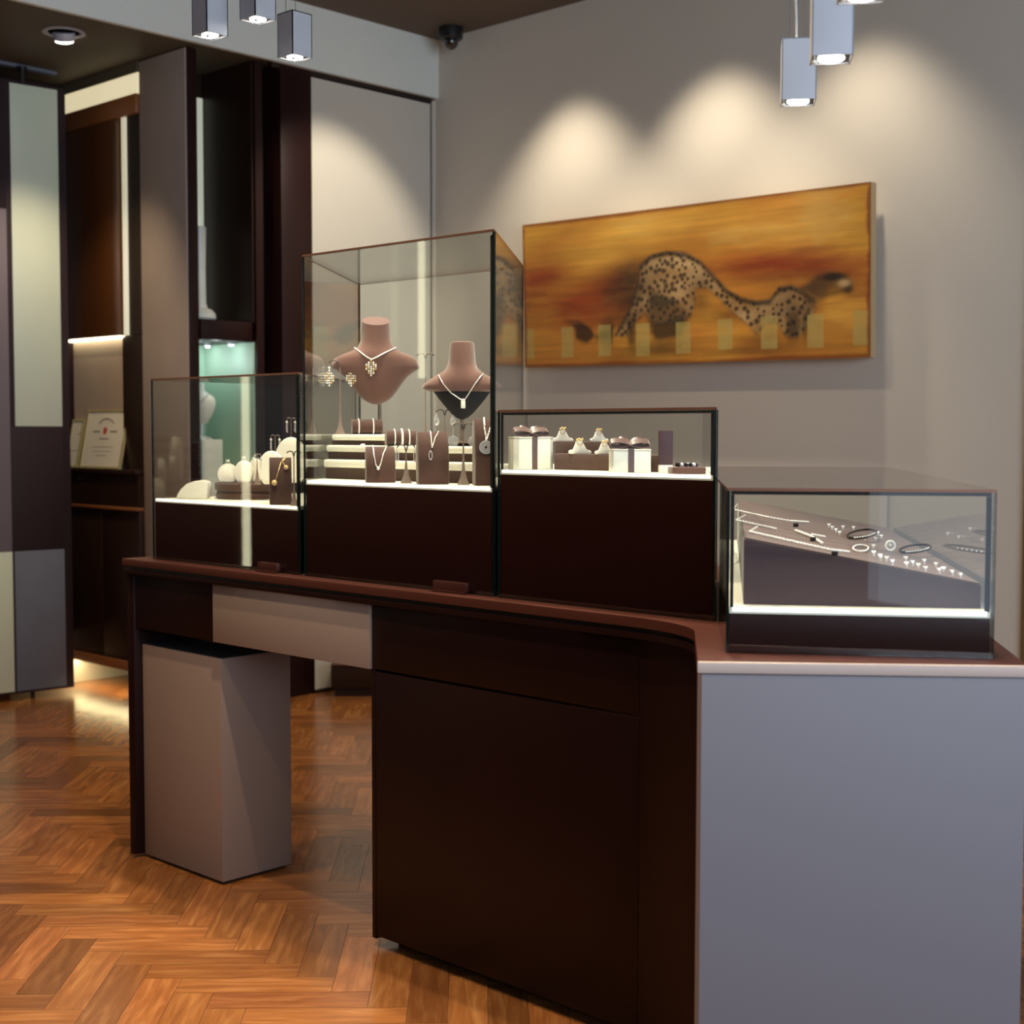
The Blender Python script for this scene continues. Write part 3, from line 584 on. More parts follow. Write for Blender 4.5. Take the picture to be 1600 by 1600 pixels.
# certificates
def certificate(y, lab, wd=.44, hh=.345, seal=True, tilt=11):
    t = thing('framed_certificate', lab, 'framed certificate', (4.325, y, 1.2905), FRONT, 'certificates on the alcove worktop')
    fr_ = B(); w2 = wd/2; f = .012
    fr_.box((-w2, 0, 0), (w2, .014, f)).box((-w2, 0, hh-f), (w2, .014, hh)).box((-w2, 0, f), (-w2+f, .014, hh-f)).box((w2-f, 0, f), (w2, .014, hh-f))
    g = fr_.build('frame', 'goldframe', t)
    s = B().box((-w2+f, .004, f), (w2-f, .010, hh-f)).build('sheet', 'paper', t)
    def line(a, b_, z0, z1): B().box((a, .0032, z0), (b_, .004, z1)).build('text_line', 'ink', t)
    if seal:
        B().tube([(-.10*math.cos(PI*(.2+.6*i/12)), .0036, hh-.125+.075*math.sin(PI*(.2+.6*i/12))) for i in range(13)], .0032, 5).build('heading_arc', 'ink', t)
        for q in ((-.135, -.06, .212, .222), (.055, .13, .212, .222), (-.05, .05, .172, .178), (-.11, .11, .125, .1275), (-.10, .105, .10, .1025), (-.06, .06, .075, .0775)): line(*q)
        ik2 = B().lathe([(.021, 0), (.021, .001), (.001, .001)], n=20).build('seal', 'red', t); ik2.rotation_euler = (R(90), 0, 0); ik2.location = (0, .004, .222)
    else: line(.02, .045, .2, .206); line(-.045, .045, .1, .104)
    t.rotation_euler = (R(-tilt), 0, FRONT)
    return t
certificate(7.41, 'gold framed certificate with a red seal leaning on the alcove worktop')
certificate(7.725, 'second pale certificate frame, partly hidden behind the pivoting screen', .13, .29, False)
# patchwork pivot screen
SD = Vector((.9943, -.1066, 0)); scr = thing('pivoting_screen', 'tall pivoting screen of mint, plum and grey panels at the left edge', 'screen', (4.165, 7.435, 0), math.atan2(SD.y, SD.x))
B().box((-.78, 0, .038), (0, .05, 3.425), bev=.004).build('frame', 'plum', scr)
def sp(a, b_, z0, z1, m, nm='patch'): B().box((a, -.004, z0), (b_, .001, z1), bev=.001).build(nm, m, scr)
sp(-.318, -.048, 1.532, 3.408, 'mint', 'mint_panel'); sp(-.345, -.048, .838, 1.530, 'plum', 'plum_panel'); sp(-.335, -.048, .052, .836, 'slate', 'slate_panel')
sp(-.77, -.347, 2.722, 3.41, 'plum', 'plum_panel'); sp(-.77, -.347, .838, 2.72, 'mauvefab', 'mauve_panel'); sp(-.77, -.347, .052, .836, 'mint', 'mint_panel')
for x, nm in ((-.235, 'pivot_pin'),):
    B().tube([(x, .025, 0), (x, .025, .04)], .012, 12).build('lower_pivot', 'plum', scr)
    B().tube([(x, .025, 3.425), (x, .025, 3.51)], .012, 12).lathe([(.03, 0), (.03, .02)], (x, .025, 3.49), 16).build('upper_pivot', 'darkmetal', scr)
struct(B().box((3.2, 7.53, 3.517), (4.17, 7.58, 3.5345)).build('trim_4', 'slate'), 'slate blue ceiling track above the screen')
# low dark box by the pale panel
lb = thing('low_box', 'low dark brown box on the floor beside the pale panel', 'box', (5.28, 6.27, 0), R(-45))
B().prism([(-.13, -.09), (.13, -.09), (.13, .09), (-.13, .09)], .050, .172, bev=.006).build('body', 'cab', lb)
B().box((-.11, -.075, 0), (.11, .075, .049)).build('foot', 'dark', lb)
B().box((-.132, -.092, .1725), (.132, .092, .182), bev=.003).build('lid', 'brass', lb)
# off-frame lit strips on the back wall that show as reflections in the case fronts
for x, z0, z1 in ((-1.74, 1.9, 3.1), (-.16, .3, 3.1)):
    tag(B().box((x-.022, YF-.03, z0), (x+.022, YF-.001, z1)).build('light_strip', 'ledstrip'), 'tall lit strip on the back wall left of the %s' % ('screen' if x > -1 else 'other strip'), 'light strip')

# ------------------------------------------------------------------ display pieces: helpers
def at(px_, X_, z): p = onX(px_, 700, X_); return (p.x, p.y, z)      # on a shelf plane X, height z
def ptm(X_, px_=620): return 1/FPX*(onX(px_, 700, X_)-CAM).dot(fw)
def ramp(name_lab, loc, w_, h_, dp, rz, mat='darksuede', cat='necklace display', group=None):
    t = thing('necklace_ramp', name_lab, cat, loc, rz, group)
    prof = [(-dp/2-.012, 0), (-dp/2-.014, h_*.4), (-dp/2-.006, h_*.72), (-dp/2+.012, h_*.93), (-dp/2+.03, h_), (dp/2-.01, h_*.985), (dp/2, h_*.9), (dp/2, 0)]
    b = B(); b.prism([(p[0], p[1]) for p in prof], -w_/2, w_/2, bev=.003, xf=lambda p: (p[2], p[0], p[1])); b.build('block', mat, t)
    return t, prof
def ramp_y(prof, z):
    for (y0, z0), (y1, z1) in zip(prof, prof[1:]):
        if z0 <= z <= z1: return y0+(y1-y0)*(z-z0)/(z1-z0+1e-9)
    return prof[4][0]
def chain(pts, r=.0022, mat='silver'):
    return B().tube(pts, r, 6)
def sub(pts, n=6):
    o = []
    for a, b_ in zip(pts, pts[1:]):
        for i in range(n): o.append(tuple(Vector(a).lerp(Vector(b_), i/n)))
    return o+[pts[-1]]
# earring tree: flared foot, stem, two curled arms and the earrings it carries (earrings are things of their own)
def tree_mesh(t, H, span, mat='steel', foot=.02, arm_r=.0022):
    B().rings([[(a*x, a*.55*y, z) for x, y in ((-1, -1), (1, -1), (1, 1), (-1, 1))] for a, z in ((foot, 0), (foot*.9, .004), (foot*.5, .02), (foot*.25, .045), (foot*.14, min(.08, H*.6)), (foot*.12, H-.012))]).build('stem', mat, t, ang=60)
    for s in (-1, 1):
        pts = [(0, 0, H-.014), (s*span*.12, 0, H-.004)]+[(s*span*(.5-.42*math.cos(a)), 0, H-.004+span*.28*math.sin(a)) for a in [PI*.12+PI*.88*i/8 for i in range(9)]]
        B().tube(pts, arm_r, 6).build('arm', 'armmetal', t)
def earring(kind, loc, rz, label, group, sc=1):
    t = thing('earring', label, 'earring', loc, rz, group)
    B().tube([(0, 0, .003*sc), (0, -.001, 0), (0, 0, -.004*sc)], .0007*sc, 5).build('hook', 'silver', t)
    if kind == 'chandelier':
        b = B(); c = B()
        b.gem((0, 0, -.010*sc), .0046*sc).gem((0, 0, -.019*sc), .004*sc)
        for i, n in enumerate((3, 5, 5, 5, 3, 1)):
            for j in range(n): (b if (i+j) % 3 else c).gem(((j-(n-1)/2)*.0068*sc, 0, (-.028-i*.0078)*sc), .0036*sc)
        b.build('stones', 'gem', t); c.build('gold_stones', 'gold', t)
    elif kind == 'disc':
        b = B().tube([(0, 0, -.004), (0, 0, -.024)], .0008, 5)
        for i in range(4): b.gem((0, 0, -.007-i*.005), .002)
        b.build('drop', 'silver', t)
        b = B()
        for r_ in (.014, .0105, .007, .0035): b.tube([(r_*math.cos(a), 0, -.038+r_*math.sin(a)) for a in [2*PI*k/24 for k in range(24)]], .0009, 5, closed=True)
        b.box((-.0005, -.0004, -.052), (.0005, .0004, -.024)).build('openwork_disc', 'silver', t)
    elif kind == 'leaf':
        b = B()
        for k in (1, .62): b.tube([(k*.010*math.sin(a)*math.sin(a/2), 0, -.018-.016*k*math.cos(a)*-1-.006*(1-k)) for a in [2*PI*i/22 for i in range(22)]], .0011, 5, closed=True)
        for i in range(6): b.gem((-.002+.001*i, 0, -.008-.004*i), .0018)
        b.build('openwork_leaf', 'silver', t)
    elif kind == 'hoop':
        b = B().tube([(.0035*math.sin(a), 0, -.020+.018*math.cos(a)) for a in [2*PI*i/22 for i in range(22)]], .0016, 6, closed=True)
        for i in range(12): b.gem((.0035*math.sin(PI*i/11), -.001, -.02+.018*math.cos(PI*i/11)), .0019)
        b.build('long_hoop', 'silver', t)
    elif kind == 'drops':
        b = B().gem((0, 0, -.007), .0042*1.2)
        for i in range(7): b.gem((.0015*(-1)**i, 0, -.013-.0045*i), .0026)
        b.build('bead_string', 'silver', t)
    elif kind == 'pearl':
        b = B()
        for i in range(4): b.gem((0, 0, -.005-.005*i), .0022)
        b.build('links', 'silver', t); B().ball((0, 0, -.03), .008, 14).build('pearl', 'pearl', t)
    return t
def arm_tip(loc, rz, H, span, s):
    a = PI; x = s*span*(.5-.42*math.cos(a)); z = H-.004+span*.28*math.sin(a)
    v = Matrix.Rotation(rz, 3, 'Z') @ Vector((x, 0, 0)); return (loc[0]+v.x, loc[1]+v.y, loc[2]+z-.0045)

# ---- tall case
ZT = 1.3523
def slab(name, lab, cat, px0, px1, X_, z0, z1, dp, mat, group=None, bev=.003, parent=None):
    a = onX(px0, 700, X_).y; b_ = onX(px1, 700, X_).y; k = .514/.662
    a = min(a, 3.482+(X_-XC)*k-.02); b_ = max(b_, 2.667+(X_-XC)*k+.02)
    return tag(B().prism([(X_, b_), (X_+dp, b_+dp*k), (X_+dp, a+dp*k), (X_, a)], z0, z1, bev=bev).build(name, mat), lab, cat, group)
zz = lambda py_, X_, px_=600: onX(px_, py_, X_).z
# stepped risers (brown blocks and white acrylic shelves)
XS = 2.90
G1 = 'white shelves of the stepped riser'
slab('riser_block', 'lowest brown suede riser block in the tall case', 'riser', 500, 742, XS+.02, ZT, 1.388, .36, 'darksuede', 'brown riser blocks in the tall case')
slab('acrylic_shelf', 'lowest long white acrylic shelf behind the necklace ramps', 'shelf', 487, 742, XS, 1.389, 1.4135, .40, 'white', G1, .006)
slab('riser_block', 'middle brown suede riser block between the two long white shelves', 'riser', 500, 742, XS+.05, 1.4140, 1.438, .33, 'darksuede', 'brown riser blocks in the tall case')
slab('acrylic_shelf', 'upper long white acrylic shelf behind the necklace ramps', 'shelf', 493, 742, XS+.03, 1.4385, 1.459, .36, 'white', G1, .006)
slab('riser_block', 'uppermost thin brown suede riser block at the left of the tall case', 'riser', 505, 600, XS+.09, 1.4595, 1.474, .2, 'darksuede', 'brown riser blocks in the tall case')
sb = slab('acrylic_shelf', 'short top white acrylic shelf under the chandelier earring stand', 'shelf', 519, 603, XS+.07, 1.4745, 1.4935, .26, 'white', G1, .007)
slab('riser_block', 'right brown suede block carrying the smaller bust', 'riser', 650, 742, XS+.13, 1.4595, 1.468, .2, 'darksuede', 'brown riser blocks in the tall case')
TS = 1.4935
# big bust
BXX = 3.10
def bust1():
    s_ = (onX(590, 600, BXX)-CAM).dot(fw)/FPX/4.706
    ztop = onX(590, 501, BXX).z; loc = at(588, BXX, TS+.0015)
    t = thing('necklace_bust', 'larger brown suede necklace bust wearing the chandelier pendant necklace', 'necklace bust', loc, FACE+R(8))
    k = s_; z0 = ztop-loc[2]
    raw = [(100, 106, .045), (140, 107, .045), (200, 110, .045), (250, 116, .046), (290, 134, .048), (322, 180, .052), (342, 236, .055), (362, 282, .056), (385, 312, .056), (425, 330, .054), (448, 326, .053), (470, 290, .052), (510, 235, .050), (560, 195, .047), (610, 160, .043), (650, 128, .037), (680, 95, .030), (700, 58, .020), (712, 20, .008)]
    sec = [(z0-(y-100)*k, w_*k*.98, d, 0) for y, w_, d in raw]
    bust_mesh(sec, 40, power=2.0).build('bust', 'suede', t, ang=50)
    for v in t.children[0].data.vertices:
        if v.co.z > z0-.03: v.co.z += v.co.y*.38*max(0, (v.co.z-z0+.03)/.03)
    B().tube([(0.012, .01, .001), (0.012, .01, sec[-3][0]+.01)], .006, 12).lathe([(.035, -.0), (.035, .004), (.01, .008)], (0.012, .01, .0), 24).build('stand', 'steel', t)
    nk = thing('necklace', 'diamond V necklace with a gold and white chandelier pendant on the larger bust', 'necklace', loc, FACE+R(8))
    def S(cx, cy, o=.003):
        x = (cx-612)*k; z = z0-(cy-100)*k; return (x, depth_at(sec, x, z)-o, z)
    cpts = sub([(455, 300), (480, 325), (510, 350), (540, 372), (572, 390), (612, 372), (660, 345), (715, 318), (756, 298)], 3)
    cpts = [S(*p) for p in cpts]
    b = B().tube(cpts, .0020, 6)
    for p in cpts[::1]: b.gem((p[0], p[1]-.001, p[2]), .0026)
    b.build('chain', 'gem', nk)
    b = B(); c = B()
    for i, n in enumerate((1, 3, 5, 5, 5, 3, 3, 1)):
        for j in range(n): (b if (i+2*j) % 3 else c).gem(S(570+(j-(n-1)/2)*17, 398+i*15, .006), .0036)
    b.build('pendant_stones', 'gem', nk); c.build('pendant_gold', 'gold', nk)
bust1()
def bust2():
    X_ = 3.0; cx0 = 1235
    k = (onX(722, 600, X_)-CAM).dot(fw)/FPX/4.706
    zt_ = onX(722, 533, X_).z; loc = at(722, X_+.02, 1.4685)
    t = thing('necklace_bust', 'smaller brown suede bust with black underside at the right of the tall case', 'necklace bust', loc, FACE-R(4))
    z0 = zt_-loc[2]
    raw = [(245, 70, .03), (252, 88, .038), (300, 94, .042), (400, 102, .044), (440, 116, .046), (470, 150, .048), (495, 195, .05), (530, 250, .052), (560, 290, .052), (585, 300, .05), (600, 270, .048), (612, 232, .047)]
    sec = [(z0-(y-245)*k, w_*k, d, 0) for y, w_, d in raw]
    bust_mesh(sec, 36).build('bust', 'suede', t, ang=50)
    raw2 = [(613, 212, .045), (660, 178, .042), (700, 146, .038), (740, 112, .033), (780, 76, .026), (805, 44, .018), (818, 14, .008)]
    sec2 = [(z0-(y-245)*k, w_*k, d, 0) for y, w_, d in raw2]
    o = bust_mesh(sec2, 36).build('underside', 'black', t, ang=50); o['label'] = 'black velvet underside'
    
    B().tube([(0, 0.0, .001), (0, 0.0, sec2[-2][0])], .0055, 12).lathe([(.032, 0), (.032, .004), (.01, .008)], (0, 0, 0), 24).build('stand', 'steel', t)
    nk = thing('necklace', 'thin silver V necklace with a white bar pendant on the smaller bust', 'necklace', loc, FACE-R(4))
    al = sec+sec2
    def S(cx, cy, o=.004):
        x = (cx-cx0)*k; z = z0-(cy-245)*k; return (x, depth_at(al, x, z)-o, z)
    cp = sub([(1066, 490), (1110, 560), (1165, 625), (1235, 672), (1268, 672), (1310, 610), (1350, 550), (1398, 484)], 4)
    B().tube([S(*p) for p in cp], .0016, 6).build('chain', 'silver', nk)
    p = S(1254, 706, .006); B().box((p[0]-.0065, p[1]-.003, p[2]-.013), (p[0]+.0065, p[1]+.002, p[2]+.011), bev=.001).build('bar_pendant', 'white', nk)
bust2()
# chandelier earring stand on the short shelf
def stand(px_, X_, z, H, span, kind, lab, elab, grp, foot=.02, rz=FACE, mat='steel'):
    loc = at(px_, X_, z); t = thing('earring_stand', lab, 'earring stand', loc, rz, 'curled arm earring stands')
    tree_mesh(t, H, span, mat, foot)
    for s in (-1, 1):
        if kind: earring(kind, arm_tip(loc, rz, H, span, s), rz, elab % ('left' if s < 0 else 'right'), grp, 1)
    return t
pm = (onX(533, 600, 3.0)-CAM).dot(fw)/FPX
stand(532, 2.99, TS+.0005, (678-566)*pm, .0385, 'chandelier', 'tall earring stand with chandelier earrings in front of the larger bust', '%s chandelier earring of gold and white stones before the larger bust', 'chandelier earrings', .0165)
pm2 = (onX(635, 700, 2.83)-CAM).dot(fw)/FPX
# front necklace ramps on the deck
def ramp_px(px0, px1, py_top, X_, lab, dp=.05, z=ZT, mat='darksuede'):
    a = onX(px0, 700, X_); b_ = onX(px1, 700, X_); c = (a+b_)/2; pm_ = (c-CAM).dot(fw)/FPX; w_ = (px1-px0)*pm_*.90
    zt_ = onX((px0+px1)/2, py_top, X_).z
    return ramp(lab, (c.x, c.y, z+.0005), w_, zt_-z, dp, FACE+R(10), mat)+((c.x, c.y, z+.0005), zt_-z, pm_, (px0+px1)/2)
def ramp_neck(rmp, pts_px, pytop, lab, pend=None, beads=0, mat='silver', r=.0016):
    t, prof, loc, h_, pm_, pxc = rmp
    nk = thing('necklace', lab, 'necklace', loc, FACE+R(10), 'necklaces on brown ramps')
    def S(px_, py_, o=.0025):
        z = h_-(py_-pytop)*pm_; return ((px_-pxc)*pm_, ramp_y(prof, max(0, min(z, h_-.0001)))-o, z)
    cp = [S(*p) for p in sub(pts_px, 5)]
    b = B().tube(cp, r, 6)
    for p in cp[::2]: b.gem((p[0], p[1]-.001, p[2]), r*1.35)
    b.build('chain', mat, nk)
    return nk, S
f = 4.706
c4 = lambda x, y: (460+x/f, 480+y/f)
r1 = ramp_px(569, 619, 698, 2.80, 'brown suede necklace ramp with a V chain and round stone, left of the front row')
nk, S = ramp_neck(r1, [c4(578, 1018), c4(582, 1100), c4(592, 1160), c4(608, 1182), c4(625, 1160), c4(650, 1075), c4(680, 1022)], 698, 'fine V chain with a solitaire stone on the left front ramp')
B().gem(S(*c4(608, 1184), .005), .0055).build('solitaire', 'gem', nk)
r2 = ramp_px(649, 702, 675, 2.82, 'tall brown suede necklace ramp with an openwork drop pendant, middle of the front row', dp=.055)
nk, S = ramp_neck(r2, [c4(1000, 912), c4(1000, 980), c4(1002, 1030), c4(1004, 1030), c4(1030, 960), c4(1062, 915)], 675, 'chain with a long openwork drop pendant on the middle ramp')
b = B(); cc = S(*c4(990, 1088), .004); b.tube([(cc[0]+.0045*math.sin(a), cc[1], cc[2]+.0125*math.cos(a)) for a in [2*PI*i/20 for i in range(20)]], .0014, 6, closed=True); b.build('drop_pendant', 'silver', nk)
r3 = ramp_px(738, 775, 655, 2.86, 'tall brown suede necklace ramp with a disc pendant beside the right glass edge', dp=.055)
nk, S = ramp_neck(r3, [c4(1395, 818), c4(1388, 880), c4(1396, 975), c4(1400, 975), c4(1420, 920), c4(1440, 872)], 655, 'thick chain with a round openwork disc pendant on the right ramp', r=.0024)
b = B(); cc = S(*c4(1392, 1030), .005)
for r_ in (.0175, .0135, .0095, .0055): b.tube([(cc[0]+r_*math.cos(a), cc[1], cc[2]+r_*math.sin(a)) for a in [2*PI*k/28 for k in range(28)]], .0012, 5, closed=True)
b.build('disc_pendant', 'silver', nk)
# bracelet cushions
def cushion(px0, px1, py0, py1, X_, z, lab, n, blabs, xs, rz=FACE+R(12)):
    a = onX(px0, 700, X_); b_ = onX(px1, 700, X_); c = (a+b_)/2; pm_ = (c-CAM).dot(fw)/FPX; w_ = (px1-px0)*pm_; rr = (py1-py0)*pm_/2
    loc = (c.x, c.y, z); t = thing('bracelet_cushion', lab, 'bracelet cushion', loc, rz, 'brown suede bracelet cushions')
    b = B(); b.rings([[(x, rr*1.15*math.cos(a_), rr+rr*math.sin(a_)) for a_ in [2*PI*k/24 for k in range(24)]] for x in (-w_/2,)]+[[(x, rr*1.15*q*math.cos(a_), rr+rr*q*math.sin(a_)) for a_ in [2*PI*k/24 for k in range(24)]] for x, q in ((-w_/2+.003, 1), (w_/2-.003, 1), (w_/2, .95))])
    b.build('roll', 'darksuede', t)
    B().box((-w_/2+.004, -rr*.7, 0), (w_/2-.004, rr*.7, rr*.5)).build('foot', 'black', t)
    for x, bl in zip(xs, blabs):
        bt_ = thing('bracelet', bl, 'bracelet', loc, rz, 'bracelets on suede cushions')
        pts = [(x*w_, rr*1.22*math.cos(a_), rr+rr*1.08*math.sin(a_)) for a_ in [R(20)+R(210)*k/24 for k in range(25)]]
        b = B().tube(pts, .0016, 6)
        for p in pts: b.gem(p, .0026 if 'wide' not in bl else .0042)
        b.build('stones', 'gem', bt_)
cushion(550, 597, 655, 678, 3.06, TS+.0005, 'brown suede bracelet cushion behind the top white shelf, under the larger bust', 2, ['slim bracelet at the left on the cushion under the larger bust', 'slim bracelet at the right on the cushion under the larger bust'], (-.28, .2))
cushion(603, 650, 675, 699, 2.97, 1.4595, 'brown suede bracelet cushion with three sparkling bracelets beside the tall ramp', 3, ['slim diamond bracelet, left of the three on the cushion beside the tall ramp', 'wide diamond bracelet, middle of the three on the cushion', 'diamond bracelet, right of the three on the cushion beside the tall ramp'], (-.22, .02, .26))
stand(634.5, 2.80, ZT+.0005, (752-695)*pm2, .028, 'hoop', 'small earring stand with long hoops between the two front ramps', '%s long hoop earring on the small stand between the ramps', 'long hoop earrings', .0165)
stand(724, 2.84, ZT+.0005, (752-662)*pm2, .031, 'disc', 'earring stand with openwork discs in front of the smaller bust', '%s openwork disc earring below the smaller bust', 'disc earrings', .0175)
stand(695, 2.98, 1.4685, (692-643)*pm2*1.05, .027, 'leaf', 'earring stand with leaf drops beside the smaller bust', '%s openwork leaf earring beside the smaller bust', 'leaf earrings', .010)
stand(665, 3.22, 1.4595, (735-585)*pm2*1.05, .030, None, 'empty curled earring stand behind the left shoulder of the smaller bust', '', '', .012)
tag(B().tube([(0, 0, 0), (.004, -.003, .001), (.013, -.003, .001)], .0022, 6).build('ring', 'silver'), 'small silver ring lying on the upper long white shelf', 'ring').location = at(564, XS+.045, 1.4612)

# ---- left case
ZL_ = 1.2703
def egg(px_, X_, py0, py1, wpx, lab, z=None, rz=FACE, top=None, mat='cream', th=.022, tilt=0):
    p = onX(px_, (py0+py1)/2, X_); pm_ = (p-CAM).dot(fw)/FPX; H = (py1-py0)*pm_; W = wpx*pm_/2
    zb = z if z is not None else onX(px_, py1, X_).z
    t = thing('ring_stand', lab, 'ring stand', (p.x, p.y, zb), rz, 'cream rounded ring stands')
    pts = []
    for k in range(33):
        a = -PI*.32+(2*PI*.82)*k/32*1.0
        a = R(-58)+R(296)*k/32; pts.append((W*math.cos(a), max(0, H*.52+H*.52*math.sin(a)*(1.0))))
    zmin = min(q[1] for q in pts); pts = [(x, (z_-zmin)*H/(max(q[1] for q in pts)-zmin)) for x, z_ in pts]
    B().prism(pts, -th/2, th/2, bev=.004, xf=lambda q: (q[0], q[2], q[1])).build('pad', mat, t, ang=50)
    if top:
        rg = thing('ring', top, 'ring', (p.x, p.y, zb+H+.0002), rz, 'rings on cream stands')
        b = B().tube([(.007*math.cos(a), 0, .001+.007*math.sin(a)) for a in [PI*k/10 for k in range(11)]], .0011, 6); b.build('band', 'silver', rg)
        b = B().gem((0, -.001, .0095), .0028).gem((.0045, -.001, .0125), .0024).gem((-.005, 0, .0115), .0024); b.build('stone', 'gem', rg)
    return t
# drum and pieces
dr_ = tag(B().lathe([(.001, 0), (.118, 0), (.120, .003), (.120, .018), (.116, .020), (.116, .030), (.122, .031), (.124, .036), (.124, .052), (.121, .055), (.001, .055)], n=64).build('suede_drum', 'darksuede'), 'round brown suede drum riser in the left case', 'riser')
pdm = onX(392, 760, 2.98); dr_.location = (pdm.x, pdm.y, ZL_)
ZD = ZL_+.0555
egg(356, 2.90, 722, 752, 30, 'small cream ring stand, leftmost on the round drum', z=ZD, top='sparkling bow ring on the leftmost cream stand')
egg(381, 2.93, 716, 751, 28, 'small cream ring stand, second on the round drum', z=ZD, top='sparkling bow ring on the second cream stand')
egg(400, 2.98, 714, 752, 22, 'slim cream ring stand behind the third earring tree', z=ZD, top='sparkling ring on the slim cream stand')
egg(424, 2.93, 701, 753, 38, 'tall cream ring stand, largest on the round drum', z=ZD, th=.03)
egg(455, 3.06, 681, 752, 50, 'big cream disc stand at the back right of the left case', z=ZD, th=.03)
p = onX(303, 760, 2.825); pm_ = (p-CAM).dot(fw)/FPX/4.706
hm = thing('ring_stand', 'cream half moon stand lying at the front left of the left case', 'ring stand', (p.x, p.y, ZL_+.0002), FACE-R(12), 'cream rounded ring stands')
B().prism([((x-393)*pm_, max(0, (1026-y)*pm_)) for x, y in ((270, 1026), (274, 1000), (300, 960), (350, 918), (410, 897), (470, 889), (508, 898), (520, 925), (516, 970), (506, 1026))], -.02, .02, bev=.005, xf=lambda q: (q[0], q[2], q[1])).build('pad', 'cream', hm, ang=50)
hb = tag(B().lathe([(.001, 0), (.030, 0), (.031, .016), (.027, .032), (.015, .044), (.001, .048)], n=28).build('dome_stand', 'darksuede'), 'brown suede dome behind the cream half moon stand', 'jewellery stand')
q_ = onX(313, 760, 2.885); hb.location = (q_.x, q_.y, ZL_)
dsk = tag(B().lathe([(.001, 0), (.014, 0), (.015, .003), (.013, .006), (.001, .006)], n=24).build('cream_disc', 'cream'), 'tiny cream disc lying beside the half moon stand', 'disc')
q_ = onX(333, 776, 2.86); dsk.location = (q_.x, q_.y, ZL_)
stand(400.5+1, 2.86, ZD, (752-703)*.00208, .014, 'drops', 'dark earring tree with beaded drops on the round drum', '%s beaded earring on the tree standing on the drum', 'beaded earrings on the drum tree', .010)
stand(430, 3.03, ZD, (752-674)*.0021, .016, 'drops', 'taller dark earring tree behind the tall cream stand', '%s beaded earring on the tree behind the tall cream stand', 'beaded earrings on the taller tree', .010)
stand(455, 3.13, ZD, (752-650)*.0022, .016, 'drops', 'tallest dark earring tree behind the big cream disc', '%s beaded earring on the tallest tree of the left case', 'beaded earrings on the tallest tree', .010)
rl = ramp_px(419, 457, 715, 2.80, 'brown suede necklace ramp with golden pearls in the left case', dp=.055, z=ZL_)
f3 = 4.706; c3 = lambda x, y: (220+x/f3, 560+y/f3)
nk, S = ramp_neck(rl, [c3(985, 905), c3(1010, 830), c3(1030, 770), c3(1060, 728)], 715, 'beaded strand with two golden pearls on the left case ramp', r=.0012, mat='gold')
B().ball(S(*c3(980, 912), .006), .0092, 16).build('lower_pearl', 'pearl', nk)
B().ball(S(*c3(1066, 802), .006), .0075, 16).tube([S(*c3(1062, 796), .004), S(*c3(1040, 760), .003), S(*c3(1070, 728), .003)], .0011, 6).build('upper_pearl', 'pearl', nk)
stand(459, 2.775, ZL_+.0003, (787-700)*.00193, .023, None, 'brown curled earring stand beside the pearl ramp', '', '', .0125)

# ---- middle case
ZM = 1.4013
def gift(cx, cy, rz, W, D_, H, lab, bow=True, ch=.012):
    t = thing('gift_box', lab, 'gift box', (cx, cy, ZM+.0003), rz, 'white ribboned gift boxes')
    w2, d2 = W/2, D_/2
    pl_ = [(-w2+ch, -d2), (w2-ch, -d2), (w2, -d2+ch), (w2, d2-ch), (w2-ch, d2), (-w2+ch, d2), (-w2, d2-ch), (-w2, -d2+ch)]
    B().prism(pl_, 0, H-.004, bev=.001).build('box', 'white', t)
    B().prism([(x*1.015, y*1.015) for x, y in pl_], H-.0035, H, bev=.0008).build('lid', 'cream', t)
    r_ = B(); rw = .0075
    r_.box((-rw, -d2-.0016, .0), (rw, -d2-.0004, H)).box((-rw, d2+.0004, 0), (rw, d2+.0016, H)).box((-rw, -d2-.0016, H+.0002), (rw, d2+.0016, H+.0012))
    r_.build('ribbon', 'ribbon', t)
    b = B()
    for s, ll, hh in ((-1, .052, .020), (1, .050, .018), (-1, .030, .030), (1, .034, .026)):
        n = 12; ring = []
        for k in range(n+1):
            a = PI*2*k/n; x = s*(ll/2-ll/2*math.cos(a)); z = H+.004+hh*.5*math.sin(a)*(.4+.6*(x/(s*ll)) if x else .4)+.004
            ring.append((x, z))
        wv_ = .009 if ll > .04 else .007; y_ = -.003 if ll > .04 else .010
        rows = [[(x, y_-wv_, z), (x, y_+wv_, z+.011), (x*.985, y_+wv_, z+.0124), (x*.985, y_-wv_, z+.0014)] for x, z in ring]
        b.rings(rows)
    b.ball((0, 0, H+.009), .0085, 10)
    b.build('bow', 'ribbon', t)
    return t
# big box (left): corner towards the viewer
p = onX(829, 700, 2.835); gift(p.x, p.y, FACE+R(18), .112, .070, .087, 'large white gift box with brown ribbon, left in the middle case')
p = onX(984, 710, 2.80); gift(p.x, p.y, FACE+R(3), .100, .055, .058, 'small white gift box with brown ribbon, right of centre in the middle case', ch=.006)
def blk(px0, px1, X_, z0, z1, dp, lab, mat='darksuede', rz=None, name='suede_block', bev=.002, grp='brown suede blocks in the middle case'):
    a = onX(px0, 700, X_); b_ = onX(px1, 700, X_); k = .514/.662
    return tag(B().prism([(X_, b_.y), (X_+dp, b_.y+dp*k), (X_+dp, a.y+dp*k), (X_, a.y)], z0, z1, bev=bev).build(name, mat), lab, 'display block', grp)
zb1 = onX(940, 710, 2.86).z; zb2 = onX(920, 690, 2.95).z
blk(866, 1029, 2.86, ZM+.0003, zb1, .075, 'long low brown suede block, front one in the middle case')
blk(868, 1000, 2.95, ZM+.0003, zb2, .08, 'higher brown suede block, rear one in the middle case')
p = onX(1040, 700, 2.85); a = thing('leather_stand', 'upright aubergine leather card stand in the middle case', 'display stand', (p.x, p.y, ZM+.0003), FACE+R(6))
